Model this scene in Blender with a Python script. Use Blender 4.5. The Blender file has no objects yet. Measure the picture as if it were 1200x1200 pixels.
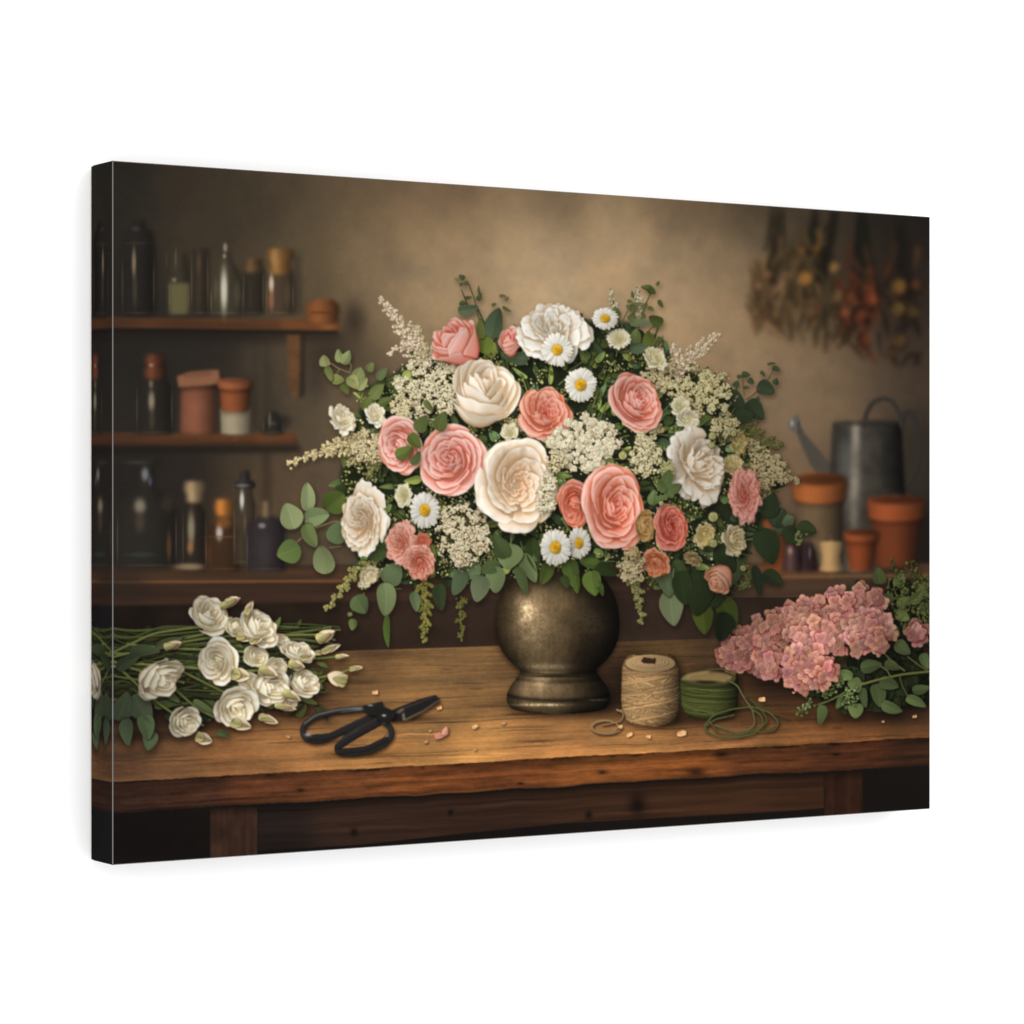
import bpy, math, os
import numpy as np

scene = bpy.context.scene
# ---------------------------------------------------------------- camera
# canvas frame: X along the front face to the right, Y into the wall, Z up, centre of the front face at the origin height CZ
CW, CH, CD, CZ = 0.762, 0.508, 0.0375, 1.5
cam_d = bpy.data.cameras.new('camera'); cam = bpy.data.objects.new('camera', cam_d)
scene.collection.objects.link(cam); scene.camera = cam
cam_d.lens = 3448.0/1200*36; cam_d.sensor_width = 36; cam_d.clip_start = .05; cam_d.clip_end = 60
cam_d.shift_y = 1/1200
CAM = (-1.259, -1.952); YAW = math.radians(31.95)
cam.location = (CAM[0], CAM[1], CZ); cam.rotation_euler = (math.radians(90), 0, -YAW)

# ---------------------------------------------------------------- light: soft studio light
world = bpy.data.worlds.new('World'); scene.world = world; world.use_nodes = True
bg = world.node_tree.nodes['Background']; bg.inputs[0].default_value = (1, 1, 1, 1); bg.inputs[1].default_value = 1.46
def area(name, loc, aim, size, power, col=(1, 1, 1)):
    d = bpy.data.lights.new(name, 'AREA'); d.shape = 'RECTANGLE'; d.size, d.size_y = size; d.energy = power; d.color = col
    o = bpy.data.objects.new(name, d); scene.collection.objects.link(o); o.location = loc
    v = [aim[i]-loc[i] for i in range(3)]
    import mathutils
    o.rotation_euler = mathutils.Vector(v).to_track_quat('-Z', 'Y').to_euler(); return o
area('softbox', (1.5, -2.6, 3.3), (0, 0, CZ), (3.4, 2.8), 50)
vs = scene.view_settings; vs.view_transform = 'Standard'; vs.look = 'None'; vs.gamma = 1; vs.exposure = 0; vs.use_curve_mapping = False
scene.display_settings.display_device = 'sRGB'
scene.render.engine = 'CYCLES'; scene.cycles.max_bounces = 6
scene.cycles.use_denoising = True
ALB = 0.59                                 # how much brighter than 1 the even light falls on the face
# ---------------------------------------------------------------- the printed picture
# The picture printed on the canvas is computed here, motif by motif, as an array of
# ink colours over a keystoned sheet; every motif keeps its own number, so the canvas
# face can be cut into one mesh part per motif.
S = 1.6                                   # samples per unit of the sheet
OX, OY = 100.0, 180.0
PW, PH = int(1000*S), int(842*S)
IMG = np.zeros((PH, PW, 3), np.float32)
IDM = np.zeros((PH, PW), np.int16)
ITEMS = []                                # (name, parent index, label)
rng = np.random.default_rng(7)

def item(name, parent=-1, label=None, kind=None, group=None):
    ITEMS.append([name, parent, label, kind, group]); return len(ITEMS)-1

def C(*c): return np.array(c, np.float32)/255.0

def box1(a, r, ax):
    a = np.moveaxis(a, ax, 0); n = a.shape[0]
    p = np.concatenate([np.repeat(a[:1], r+1, 0), a, np.repeat(a[-1:], r, 0)], 0)
    c = np.cumsum(p, 0, dtype=np.float64)
    return np.moveaxis(((c[2*r+1:2*r+1+n]-c[:n])/(2*r+1)).astype(np.float32), 0, ax)

def gb(a, s):
    if s <= 0.3: return a
    if s < 1.2:                           # small kernels directly
        x = np.arange(-3, 4); k = np.exp(-x*x/(2*s*s)); k /= k.sum()
        for ax in (0, 1):
            pad = [(0, 0)]*a.ndim; pad[ax] = (3, 3); p = np.pad(a, pad, mode='edge')
            n = a.shape[ax]; o = 0
            for i in range(7): o = o + k[i]*np.take(p, np.arange(i, i+n), ax)
            a = o.astype(np.float32)
        return a
    r = max(1, int(round(math.sqrt(4*s*s+1)/2-0.5)))
    for _ in range(3):
        a = box1(box1(a, r, 0), r, 1)
    return a

def vnoise(h, w, cy, cx, seed):
    "value noise, cells of cy by cx samples"
    g = np.random.default_rng(seed)
    gh, gw = int(h/cy)+3, int(w/cx)+3
    t = g.random((gh, gw)).astype(np.float32)
    y = np.arange(h)/cy; x = np.arange(w)/cx
    yi = y.astype(int); xi = x.astype(int); fy = (y-yi); fx = (x-xi)
    fy = (fy*fy*(3-2*fy))[:, None].astype(np.float32); fx = (fx*fx*(3-2*fx))[None].astype(np.float32)
    a = t[yi][:, xi]; b = t[yi][:, xi+1]; c = t[yi+1][:, xi]; d = t[yi+1][:, xi+1]
    return (a*(1-fx)+b*fx)*(1-fy)+(c*(1-fx)+d*fx)*fy

def fbm(h, w, cy, cx, seed, o=4, g=0.5):
    s = 0; a = 1; t = 0
    for i in range(o):
        if cy < 1 and cx < 1: break
        s = s+a*(vnoise(h, w, max(cy, 1), max(cx, 1), seed+i*17)-0.5); t += a; a *= g; cy /= 2; cx /= 2
    return s/t*2

def field(ctrl, X, Y, s=60.0):
    "smooth field through control points (x, y, value...)"
    num = 0; den = 1e-9
    for c in ctrl:
        d2 = ((X-c[0])**2+(Y-c[1])**2)/(s*s)
        w = 1.0/(0.15+d2)**2
        num = num+w[..., None]*np.array(c[2:], np.float32); den = den+w
    return num/den[..., None]

LIGHT = [(300, 500, 1.0), (500, 450, 1.02), (620, 400, 1.03), (620, 560, 1.03), (720, 560, 1.0), (800, 480, .93), (880, 500, .80),
         (830, 600, .86), (880, 620, .74), (930, 560, .74), (780, 700, .82), (880, 710, .62), (650, 680, .92), (450, 700, .93), (200, 760, .80),
         (150, 800, .70), (300, 790, .98), (400, 800, .98), (900, 770, .74), (960, 760, .86), (1060, 760, .62), (1060, 680, .6), (760, 350, .9), (560, 340, .9)]
def lf(x, y):
    x = np.asarray(x, np.float32); y = np.asarray(y, np.float32)
    return field(LIGHT, x, y, 70)[..., 0]

def put(X0, Y0, rgb, al, idn, drop=None):
    "lay a patch (sheet samples) over the picture"
    h, w = al.shape
    x0, y0 = max(0, X0), max(0, Y0); x1, y1 = min(PW, X0+w), min(PH, Y0+h)
    if x1 <= x0 or y1 <= y0: return
    if drop:
        dx, dy, sg, k = drop; m = int(sg*3*S+max(abs(dx), abs(dy))*S)+2
        a = np.pad(al, m); a = gb(a, sg*S)
        a = np.roll(np.roll(a, int(round(dy*S)), 0), int(round(dx*S)), 1)*k
        bx0, by0 = max(0, X0-m), max(0, Y0-m); bx1, by1 = min(PW, X0+w+m), min(PH, Y0+h+m)
        sl = a[by0-Y0+m:by1-Y0+m, bx0-X0+m:bx1-X0+m][..., None]
        IMG[by0:by1, bx0:bx1] *= (1-sl)**np.array([.92, 1, 1.08], np.float32)
    a = al[y0-Y0:y1-Y0, x0-X0:x1-X0]; c = rgb[y0-Y0:y1-Y0, x0-X0:x1-X0]
    v = IMG[y0:y1, x0:x1]; v[:] = v*(1-a[..., None])+c*a[..., None]
    if idn is not None:
        m = IDM[y0:y1, x0:x1]; m[a > 0.5] = idn

K = S*2                                   # splat resolution
class Layer:
    "points with depth and colour, resolved through a depth buffer with shade in the folds"
    def __init__(s, x0, y0, x1, y1):
        s.X0 = int((x0-OX)*S); s.Y0 = int((y0-OY)*S)
        s.w = int((x1-x0)*S)+2; s.h = int((y1-y0)*S)+2
        s.p = []
    def add(s, x, y, z, col):
        x = np.ravel(x); n = x.size
        s.p.append((x.astype(np.float32), np.ravel(y).astype(np.float32), np.ravel(z).astype(np.float32),
                    np.broadcast_to(col, np.shape(col) if np.size(col) > 3 else (n, 3)).reshape(-1, 3).astype(np.float32)))
    def surf(s, P, col, wrap=0.55, amb=0.5):
        "shaded surface from a grid of points"
        gu = np.gradient(P, axis=1); gv = np.gradient(P, axis=0)
        n = np.cross(gu, gv); n /= np.linalg.norm(n, axis=2, keepdims=True)+1e-9
        n *= np.where(n[..., 2:] < 0, -1, 1)
        l = n@LDIR; l = (l+wrap)/(1+wrap)
        sh = amb+(1-amb)*np.clip(l, 0, 1.2)
        s.add(P[..., 0], P[..., 1], P[..., 2], col*sh[..., None])
    def resolve(s, idn, ao=0.5, aor=(2.0, 5.0), sh=0.5, shl=14, drop=None, sat=(.75, 1.1, 1.2), soft=0, light=True, gain=1.0):
        if not s.p: return
        x = np.concatenate([p[0] for p in s.p]); y = np.concatenate([p[1] for p in s.p])
        z = np.concatenate([p[2] for p in s.p]); c = np.concatenate([p[3] for p in s.p])
        W2, H2 = s.w*2, s.h*2
        px = ((x-OX)*K-s.X0*2).astype(int); py = ((y-OY)*K-s.Y0*2).astype(int)
        ok = (px >= 0) & (px < W2) & (py >= 0) & (py < H2)
        px, py, z, c = px[ok], py[ok], z[ok], c[ok]
        if not z.size: return
        o = np.argsort(z, kind='stable'); ix = (py*W2+px)[o]
        zmin = z.min()-3
        Z = np.full(H2*W2, zmin, np.float32); A = np.zeros(H2*W2, np.float32); Cc = np.zeros((H2*W2, 3), np.float32)
        Z[ix] = z[o]; A[ix] = 1; Cc[ix] = c[o]
        Z = Z.reshape(H2, W2); A = A.reshape(H2, W2); Cc = Cc.reshape(H2, W2, 3)
        # close pinholes
        for _ in range(2):
            nb = np.zeros_like(A); nz = np.zeros_like(A); nc = np.zeros_like(Cc)
            for dy in (-1, 0, 1):
                for dx in (-1, 0, 1):
                    if dx or dy:
                        a = np.roll(np.roll(A, dy, 0), dx, 1)
                        nb += a; nz += a*np.roll(np.roll(Z, dy, 0), dx, 1); nc += a[..., None]*np.roll(np.roll(Cc, dy, 0), dx, 1)
            f = (A == 0) & (nb >= 5)
            Z[f] = nz[f]/nb[f]; Cc[f] = nc[f]/nb[f][:, None]; A[f] = 1
        shade = np.ones_like(Z)
        if ao:
            oc = 0
            for r in aor:
                zb = gb(Z*A, r*K/2)/(gb(A, r*K/2)+1e-3)
                oc = oc+np.clip((zb-Z)/(r*0.9), 0, 1)
            shade *= 1-ao*np.clip(oc/len(aor)*1.5, 0, 1)
        if sh:
            acc = 0; n = 9
            for i in range(1, n+1):
                t = shl*i/n*0.5          # units
                dx = int(round(-LDIR[0]*t*K)); dy = int(round(-LDIR[1]*t*K))
                zz = np.roll(np.roll(Z, dy, 0), dx, 1)
                acc = np.maximum(acc, np.clip((zz-(Z+LDIR[2]*t*0.8))/(0.6+t*0.25), 0, 1)*(1-0.5*i/n))
            acc = gb(np.asarray(acc, np.float32), 0.9)
            shade *= 1-sh*acc
        shade = np.maximum(shade, .30)
        Cc = Cc*shade[..., None]**np.array(sat, np.float32)*gain
        al = A.reshape(s.h, 2, s.w, 2).mean((1, 3))
        rgb = (Cc*A[..., None]).reshape(s.h, 2, s.w, 2, 3).mean((1, 3))/(al[..., None]+1e-6)
        if soft:
            pm = gb(rgb*al[..., None], soft*S); al = gb(al, soft*S); rgb = pm/(al[..., None]+1e-6)
        if light:
            yy, xx = np.mgrid[0:s.h:8, 0:s.w:8]
            L = lf((xx+s.X0)/S+OX, (yy+s.Y0)/S+OY)
            L = np.repeat(np.repeat(L, 8, 0), 8, 1)[:s.h, :s.w]
            L = gb(L, 5)
            rgb = rgb*L[..., None]
        put(s.X0, s.Y0, rgb, al, idn, drop)
        s.p = []

LDIR = np.array([-0.48, -0.52, 0.70]); LDIR /= np.linalg.norm(LDIR)

def rot(az, tilt):
    "turn the flower axis from the viewer by tilt towards screen direction az (degrees, 0 right, 90 up)"
    a = math.radians(az); t = math.radians(tilt)
    ax = np.array([math.cos(a), -math.sin(a), 0.0])           # direction leaned to
    k = np.cross([0, 0, 1.0], ax); c, s = math.cos(t), math.sin(t)
    Kx = np.array([[0, -k[2], k[1]], [k[2], 0, -k[0]], [-k[1], k[0], 0]])
    return np.eye(3)+s*Kx+(1-c)*(Kx@Kx)

def ruff(u, n, g, k=3):
    o = 0
    for i in range(1, k+1): o = o+np.sin(u*n*i+g.random()*6.28)*g.uniform(.4, 1)/i
    return o

def flower(idn, x, y, rx, ry, layers, pal, az=90, tilt=20, seed=0, ruffle=.05, notch=.0, drop=(2.5, 4, 4, .5), zs=1.0,
           ao=.37, sh=.12, sat=None, sq=0.22, gain=1.06, layer=None, z0=0, soft=.5, amb=.80, spin=None, wild=.07):
    g = np.random.default_rng(seed); R = rot(az, tilt); parts = []
    base, rim, deep = [np.asarray(p, np.float32) for p in pal]; rad = max(rx, ry)
    if sat is None:                       # folds of tinted petals glow in their own colour
        sat = base.mean()/np.maximum(base, .05); sat = np.clip(.25+.75*sat**2.2, .4, 1.7)
        wt = np.clip((base.min()/base.max()-.72)/.14, 0, 1)
        sat = sat*(np.array([.52, .90, 1.08])*(1-wt)+np.array([.74, .97, 1.24])*wt); ao = ao*(1-.38*wt)
    th = g.uniform(0, 6.28) if spin is None else spin
    nl = len(layers)
    for k, (Rf, Hb, Hr, n, w, fl, cu) in enumerate(layers):
        th += 2.4
        for j in range(n):
            nu = int(np.clip(2*w*Rf*rad*4.4, 10, 420)); nv = int(np.clip((Rf+abs(Hr-Hb))*rad*4.6, 10, 300))
            u = np.linspace(-1, 1, nu)[None, :]; v = np.linspace(0, 1, nv)[:, None]
            rr = Rf*(1+g.uniform(-wild, wild)); hh = g.uniform(-.7*wild, .7*wild)
            sm = 1-sq*np.abs(u)**2.4+notch*ruff(u, 6, g, 3)*.5
            s = v*sm
            r = rr*(s**0.55)*(1+.10*u*(1 if k % 2 else 1)); h = Hb+(Hr+hh-Hb)*s**1.4
            r = r+rr*fl*s**4; h = h-rr*cu*s**7
            rf = ruff(u, 4, g, 3)
            h = h+ruffle*rf*s**3+.25*ruffle*np.sin(u*17+g.random()*6)*s**6; r = r+ruffle*.5*ruff(u, 5, g, 2)*s**3
            ph = th+2*math.pi*(j+g.uniform(-.12, .12))/n+u*w*(0.30+0.70*s**.6)
            P = np.stack([r*np.cos(ph), r*np.sin(ph), h+0*ph], -1)
            q = k/max(1, nl-1)
            cm = base*(1-q**1.5)+deep*q**1.5
            t = np.clip(s, 0, 1)[..., None]+0*P[..., :1]
            col = (cm*.30+deep*.70)*(1-t**1.25)+cm*t**1.25
            e = (np.clip((v-.84)/.16, 0, 1)**1.5)[..., None]+0*t
            col = col*(1-.8*e)+rim*.8*e
            st = 1+.018*np.sin(u*nu*.09+g.random()*6)*np.cos(u*23+g.random()*6)   # faint veins
            col = col*st[..., None]*g.uniform(.95, 1.03)
            parts.append((P@R.T, col))
    rr0 = layers[0][0]*.80; t_, r_ = np.meshgrid(np.linspace(0, 6.2832, int(rad*9)), np.linspace(0, rr0, int(rad*4)))
    P0 = np.stack([r_*np.cos(t_), r_*np.sin(t_), -.22+.1*r_], -1)
    parts.append((P0@R.T, np.broadcast_to(deep*.3+base*.55, P0.shape)))
    A = np.concatenate([p.reshape(-1, 3) for p, _ in parts])
    mn, mx = A.min(0), A.max(0); cen = (mn+mx)/2
    sx, sy = 2*rx/(mx[0]-mn[0]), 2*ry/(mx[1]-mn[1]); sz = math.sqrt(sx*sy)*zs
    L = layer or Layer(x-rx-3, y-ry-3, x+rx+3, y+ry+3)
    for P, col in parts:
        Q = np.stack([x+(P[..., 0]-cen[0])*sx, y+(P[..., 1]-cen[1])*sy, z0+P[..., 2]*sz], -1)
        L.surf(Q, col, amb=amb)
    if layer is None:
        L.resolve(idn, ao=ao, aor=(rad*.05+1, rad*.14+1, rad*.32), sh=sh, shl=max(5, rad*.45), drop=drop, sat=sat, gain=gain, soft=soft)

# petal layers: (radius, base height, rim height, count, half width, flare, curl)
ROSE = [(1.0, -.5, .04, 4, 1.05, .12, .16), (.95, -.5, .16, 4, 1.0, .10, .14), (.83, -.5, .30, 4, .95, .07, .08), (.67, -.5, .42, 4, .92, .04, .05),
        (.53, -.5, .48, 4, .90, .02, .02), (.42, -.5, .49, 4, .88, 0, 0), (.33, -.5, .47, 3, 1.1, -.05, 0), (.24, -.5, .43, 3, 1.1, -.1, 0), (.155, -.5, .38, 2, 1.5, -.1, 0), (.08, -.5, .33, 2, 1.6, -.1, 0)]
OPENROSE = [(1.0, -.4, .02, 5, .75, .12, .18), (.95, -.4, .12, 5, .75, .10, .14), (.84, -.4, .26, 5, .75, .06, .06), (.68, -.4, .38, 5, .70, 0, 0), (.56, -.4, .36, 6, .55, -.04, 0),
            (.46, -.4, .30, 6, .5, -.05, 0), (.36, -.4, .22, 6, .5, 0, 0), (.26, -.4, .16, 5, .6, 0, 0), (.16, -.4, .12, 4, .8, 0, 0)]
BUD = [(.97, -1.0, .22, 3, 1.25, .10, .18), (.86, -1.0, .42, 3, 1.25, .04, .07), (.72, -1.0, .56, 3, 1.2, -.03, 0), (.56, -1.0, .64, 3, 1.15, -.08, 0), (.41, -.9, .67, 3, 1.1, -.1, 0),
       (.28, -.8, .65, 2, 1.5, -.1, 0), (.16, -.7, .61, 2, 1.5, -.1, 0)]
PEONY = [(1.0, -.2, .0, 6, .68, .06, .12), (.97, -.2, .10, 7, .60, .06, .10), (.86, -.2, .22, 7, .56, .05, .08), (.72, -.2, .32, 7, .54, .05, .06), (.57, -.2, .40, 6, .56, .04, .04),
         (.42, -.2, .45, 5, .62, .02, .03), (.28, -.2, .47, 4, .7, 0, 0), (.14, -.2, .46, 3, .9, 0, 0)]
SMALL = [(1.0, -.3, .05, 6, .50, .05, .1), (.85, -.3, .2, 6, .5, .05, .05), (.62, -.3, .3, 5, .55, 0, 0), (.4, -.3, .34, 5, .6, 0, 0), (.2, -.3, .34, 4, .7, 0, 0)]
BIGBUD = [(1.0, -1.15, .22, 3, 1.30, .08, .12), (.90, -1.15, .44, 3, 1.25, .0, .05), (.76, -1.1, .56, 3, 1.2, -.06, 0), (.58, -1.1, .63, 3, 1.2, -.10, 0), (.40, -1.0, .66, 3, 1.2, -.12, 0), (.22, -.9, .64, 2, 1.5, -.1, 0)]
LISI = [(1.0, -.7, .10, 4, 1.05, .12, .14), (.88, -.7, .28, 4, 1.0, .07, .07), (.66, -.7, .42, 3, 1.2, .01, 0), (.44, -.7, .45, 3, 1.15, -.03, 0), (.25, -.7, .42, 3, 1.1, 0, 0), (.12, -.7, .37, 2, 1.4, 0, 0)]

def daisy(idn, x, y, rx, ry, seed=0, n=20, cx=0, cy=0, rc=.30, gain=1.0):
    g = np.random.default_rng(seed); L = Layer(x-rx-3, y-ry-3, x+rx+3, y+ry+3)
    for ring in range(2):
        for j in range(n):
            a = 6.283*(j+.5*ring+g.uniform(-.2, .2))/n; ln = g.uniform(.86, 1.0); wd = .135*g.uniform(.8, 1.15)
            nu, nv = 26, int(rx*4.6)+6
            u = np.linspace(-1, 1, nu)[None]; v = np.linspace(0, 1, nv)[:, None]
            half = wd*np.clip(np.sin(np.pi*np.clip(v*.86+.12, 0, 1)), 0, 1)**.45
            half = np.where(v > .93, half*np.sqrt(np.clip(1-((v-.93)/.085)**2, 0.02, 1)), half)
            rr = (.18+(ln-.18)*v); off = u*half
            X = cx+rr*np.cos(a)-off*np.sin(a); Y = cy+rr*np.sin(a)+off*np.cos(a)
            Zh = (.10*np.sin(v*2.6)-.10*v**2*g.uniform(.2, 1.6)-.05*u*u+ring*.05+g.uniform(-.03, .03))
            col = C(255, 250, 236)*(1-.08*(1-v[..., None]))*(.96+.04*np.cos(u*9))[..., None]+0*X[..., None]
            col = col*g.uniform(.93, 1.02)
            L.surf(np.stack([x+X*rx, y+Y*ry, Zh*rx+0*X], -1), col, amb=.62)
    # yellow eye of tiny florets
    for i in range(150):
        r = math.sqrt(i/150)*rc; a = i*2.39996
        u, v = np.meshgrid(np.linspace(-1, 1, 9), np.linspace(-1, 1, 9)); m = u*u+v*v <= 1
        b = .04
        X = x+(cx+r*math.cos(a)+u*b)*rx; Y = y+(cy+r*math.sin(a)+v*b)*ry
        Z = (.16+.12*(1-(r/rc)**2)+.03*np.sqrt(np.clip(1-u*u-v*v, 0, 1)))*rx
        c = C(226, 172, 42)*(1-.35*max(0, (r*math.cos(a)*.7+r*math.sin(a)*.7)/rc))*g.uniform(.85, 1.1)
        if r < rc*.45: c = c*C(225, 222, 190)/C(255, 255, 255)*1.02
        L.add(X[m], Y[m], Z[m], c)
    L.resolve(idn, ao=.32, aor=(1.2, 3), sh=.25, shl=6, drop=(2, 3, 2.5, .5), sat=(.8, 1.0, 1.45), gain=gain*1.05)

def blobs(L, x, y, z, r, col, flat=1.0):
    "many little domes"
    x, y, z, r = [np.asarray(a, np.float32).ravel() for a in (x, y, z, r)]; n = x.size
    if not n: return
    r = np.broadcast_to(r, (n,)); col = np.broadcast_to(np.asarray(col, np.float32), (n, 3))
    m = int(np.ceil(r.max()*2*K*1.15))+2; t = np.linspace(-1, 1, m)
    u, v = np.meshgrid(t, t); k = u*u+v*v <= 1; u, v = u[k], v[k]; w = np.sqrt(np.clip(1-u*u-v*v, 0, 1))
    sh = .62+.38*np.clip((u*LDIR[0]+v*LDIR[1]+w*LDIR[2]+.4)/1.4, 0, 1)
    X = x[:, None]+u*r[:, None]; Y = y[:, None]+v*r[:, None]; Z = z[:, None]+w*r[:, None]*flat
    L.add(X, Y, Z, (col[:, None, :]*sh[None, :, None]).reshape(-1, 3))

def florets(L, x, y, z, r, col, g, petals=5):
    "tiny open blossoms of a few petals"
    x, y, z, r = [np.asarray(a, np.float32).ravel() for a in (x, y, z, r)]; n = x.size
    a0 = g.random(n)*6.28; col = np.broadcast_to(np.asarray(col, np.float32), (n, 3))
    for j in range(petals):
        a = a0+6.283*j/petals; q = g.uniform(.85, 1.05, n)[:, None]
        blobs(L, x+np.cos(a)*r*.6, y+np.sin(a)*r*.6, z+g.uniform(-.4, .4, n), r*.46, col*q, .5)
    blobs(L, x, y, z+r*.3, r*.22, col*C(246, 238, 196)/1.0, .5)

def umbel(idn, x, y, rx, ry, n, seed, col=(244, 234, 202), r=1.3, drop=(2, 3, 3, .45), clump=9, fill=.9, star=True):
    "lacy flower head: little domes of tiny florets carried on spokes"
    g = np.random.default_rng(seed); L = Layer(x-rx-8, y-ry-8, x+rx+8, y+ry+8); base = C(*col)
    m = max(6, int(rx*ry/16)); cr = 4.7
    for i in range(m):
        q = math.sqrt((i+.5)/m)*1.02; a = i*2.39996+g.normal(0, .25); q *= g.uniform(.88, 1.08)
        px, py = x+q*math.cos(a)*(rx-2), y+q*math.sin(a)*(ry-2); zc = 5*(1-q*q)+g.uniform(-3, 3); rr_ = cr*g.uniform(.65, 1.25)
        stem(L, [(x+(px-x)*.5, y+(py-y)*.5+3), (px, py)], .6, C(150, 150, 96)*.8, zc-6)
        k = int(15*rr_/cr); t = g.random(k)**.55; b = g.random(k)*6.283
        fx, fy = px+np.cos(b)*t*rr_, py+np.sin(b)*t*rr_*.92; fz = zc+2.6*np.sqrt(np.clip(1-t*t, 0, 1))
        blobs(L, fx, fy, fz-2.2, 1.5, base*np.array([.80, .76, .60], np.float32)*g.uniform(.8, 1.05, k)[:, None])
        florets(L, fx, fy, fz, r*g.uniform(.75, 1.3, k), base*g.uniform(.90, 1.08, k)[:, None], g, 4)
    k = int(rx*ry/9); t = np.sqrt(g.random(k))*1.12; b = g.random(k)*6.283       # loose beads in the gaps
    blobs(L, x+np.cos(b)*t*rx, y+np.sin(b)*t*ry, g.uniform(-4, 4, k), g.uniform(.5, 1.0, k), base*g.uniform(.7, 1.02, k)[:, None])
    L.resolve(idn, ao=.42, aor=(1.6, 4.5), sh=.22, shl=6, drop=drop, sat=(.7, .92, 1.2), gain=1.08, soft=.25)

def plume(idn, pts, w0, n, seed, col, r=1.75, stem=(96, 92, 60), side=.55, drop=(2, 3, 2.5, .3)):
    "feathery spray: side branches of small beads along a bent stem, tapering to its tip"
    g = np.random.default_rng(seed); pts = np.array(pts, float)
    xs, ys = pts[:, 0], pts[:, 1]; L = Layer(xs.min()-w0-6, ys.min()-w0-6, xs.max()+w0+6, ys.max()+w0+6)
    t = np.linspace(0, 1, len(pts)); base = C(*col)
    def at(q): return np.interp(q, t, xs), np.interp(q, t, ys)
    q = np.linspace(0, 1, 160); sx, sy = at(q); blobs(L, sx, sy, 0*q, .75, C(*stem))
    n = int(n*1.45); m = max(6, n//18)
    for i in range(m):
        q = (i+g.uniform(-.3, .3))/m; q = min(max(q, 0), .99); bx, by = at(q); ex, ey = at(min(1, q+.08)); a = math.atan2(ey-by, ex-bx)
        ln = w0*(1-q)**.75*g.uniform(.7, 1.1)+2; sd = 1 if i % 2 else -1
        aa = a+sd*g.uniform(side, side+.5); k = int(n/m*(0.5+(1-q)))+2
        s = np.linspace(0, 1, k)**.8; th = (1-s)*1.7+.4
        X = bx+np.cos(aa)*ln*s+g.normal(0, 1, k)*th; Y = by+np.sin(aa)*ln*s+g.normal(0, 1, k)*th
        blobs(L, X, Y, g.uniform(0, 4, k), r*g.uniform(.65, 1.1, k), base*g.uniform(.78, 1.06, k)[:, None])
    k = n//5; q = g.random(k)**.7; X, Y = at(q); 
    blobs(L, X+g.normal(0, 1.6, k)*(1.1-q), Y+g.normal(0, 1.6, k)*(1.1-q), g.uniform(1, 5, k), r*g.uniform(.6, 1, k), base*g.uniform(.85, 1.08, k)[:, None])
    L.resolve(idn, ao=.34, aor=(1.0, 3), sh=.26, shl=5, drop=drop, sat=(.85, 1, 1.3), gain=1.06)

def leaf(L, x, y, ln, wd, ang, col, z=0, bend=.15, seed=0, p=.62, dens=1.0, vein=.08, fold=.16, rnd=.62, warm=np.array([1.07, 1.01, .96], np.float32)):
    "leaf centred at x, y; ang in degrees from base to tip, 0 right, 90 up"
    g = np.random.default_rng(seed); a = math.radians(ang)
    nv = int(np.clip(2*ln*4.6*dens, 8, 300)); nu = int(np.clip(2*wd*4.6*dens, 6, 200))
    u = np.linspace(-1, 1, nu)[None]; v = np.linspace(0, 1, nv)[:, None]
    prof = np.clip(np.sin(np.pi*v**p), 0, 1)**rnd
    prof = prof*(1+.022*np.sin(v*9+g.random()*6))
    W = wd*prof*u; T = (v-.5)*2*ln
    W = W+bend*ln*(v-.5)**2*2*g.choice([-1, 1])
    X = x+math.cos(a)*T+math.sin(a)*W; Y = y-math.sin(a)*T+math.cos(a)*W
    Z = z-fold*wd*np.abs(u)*-1*g.choice([-1, 1])+.5*wd*(g.uniform(-1, 1)*(v-.5)+.3*u*g.uniform(-1, 1))+0*X
    c = np.asarray(col, np.float32)*warm*(1+.055*np.tanh(u*4)*g.choice([-1, 1])+g.uniform(-.12, .12)*(v-.5)*2)[..., None]
    rib = np.exp(-(u*wd/.45)**2)*(v < .95); sv = (np.cos((v*9-np.abs(u)*1.6)*6.283) > .93)*(np.abs(u) < .9)
    c = c*(1+vein*1.8*rib+vein*.28*sv)[..., None]
    ed = np.clip((np.abs(u)-.9)/.1, 0, 1)+0*v; c = c*(1+.10*ed[..., None])
    L.surf(np.stack([X, Y, Z], -1), c, amb=.62)

def stem(L, pts, r, col, z=0):
    pts = np.array(pts, float); d = np.r_[0, np.cumsum(np.hypot(*np.diff(pts, axis=0).T))]
    n = int(d[-1]*1.6/max(r, .4))+2; q = np.linspace(0, d[-1], n)
    # smooth through the points
    X = np.interp(q, d, pts[:, 0]); Y = np.interp(q, d, pts[:, 1])
    if len(pts) > 2:
        k = max(1, n//(len(pts)*3)); ker = np.ones(2*k+1)/(2*k+1)
        X = np.convolve(np.pad(X, k, mode='reflect', reflect_type='odd'), ker, 'valid'); Y = np.convolve(np.pad(Y, k, mode='reflect', reflect_type='odd'), ker, 'valid')
    blobs(L, X, Y, np.full(n, z, np.float32), r, np.asarray(col, np.float32))

# ---- flat shapes with soft edges for the out-of-focus background
def patch(x0, y0, x1, y1):
    X0, Y0 = int((x0-OX)*S), int((y0-OY)*S); w, h = int((x1-x0)*S)+1, int((y1-y0)*S)+1
    X, Y = np.meshgrid((np.arange(w)+X0+.5)/S+OX, (np.arange(h)+Y0+.5)/S+OY)
    return X0, Y0, X.astype(np.float32), Y.astype(np.float32)

def lay(X0, Y0, rgb, al, idn, soft, drop=None):
    rgb = np.broadcast_to(rgb, al.shape+(3,)).astype(np.float32); al = al.astype(np.float32)
    if soft:
        pm = gb(rgb*al[..., None], soft*S); al = gb(al, soft*S); rgb = pm/(al[..., None]+1e-5)
    put(X0, Y0, rgb, al, idn, drop)

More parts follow.
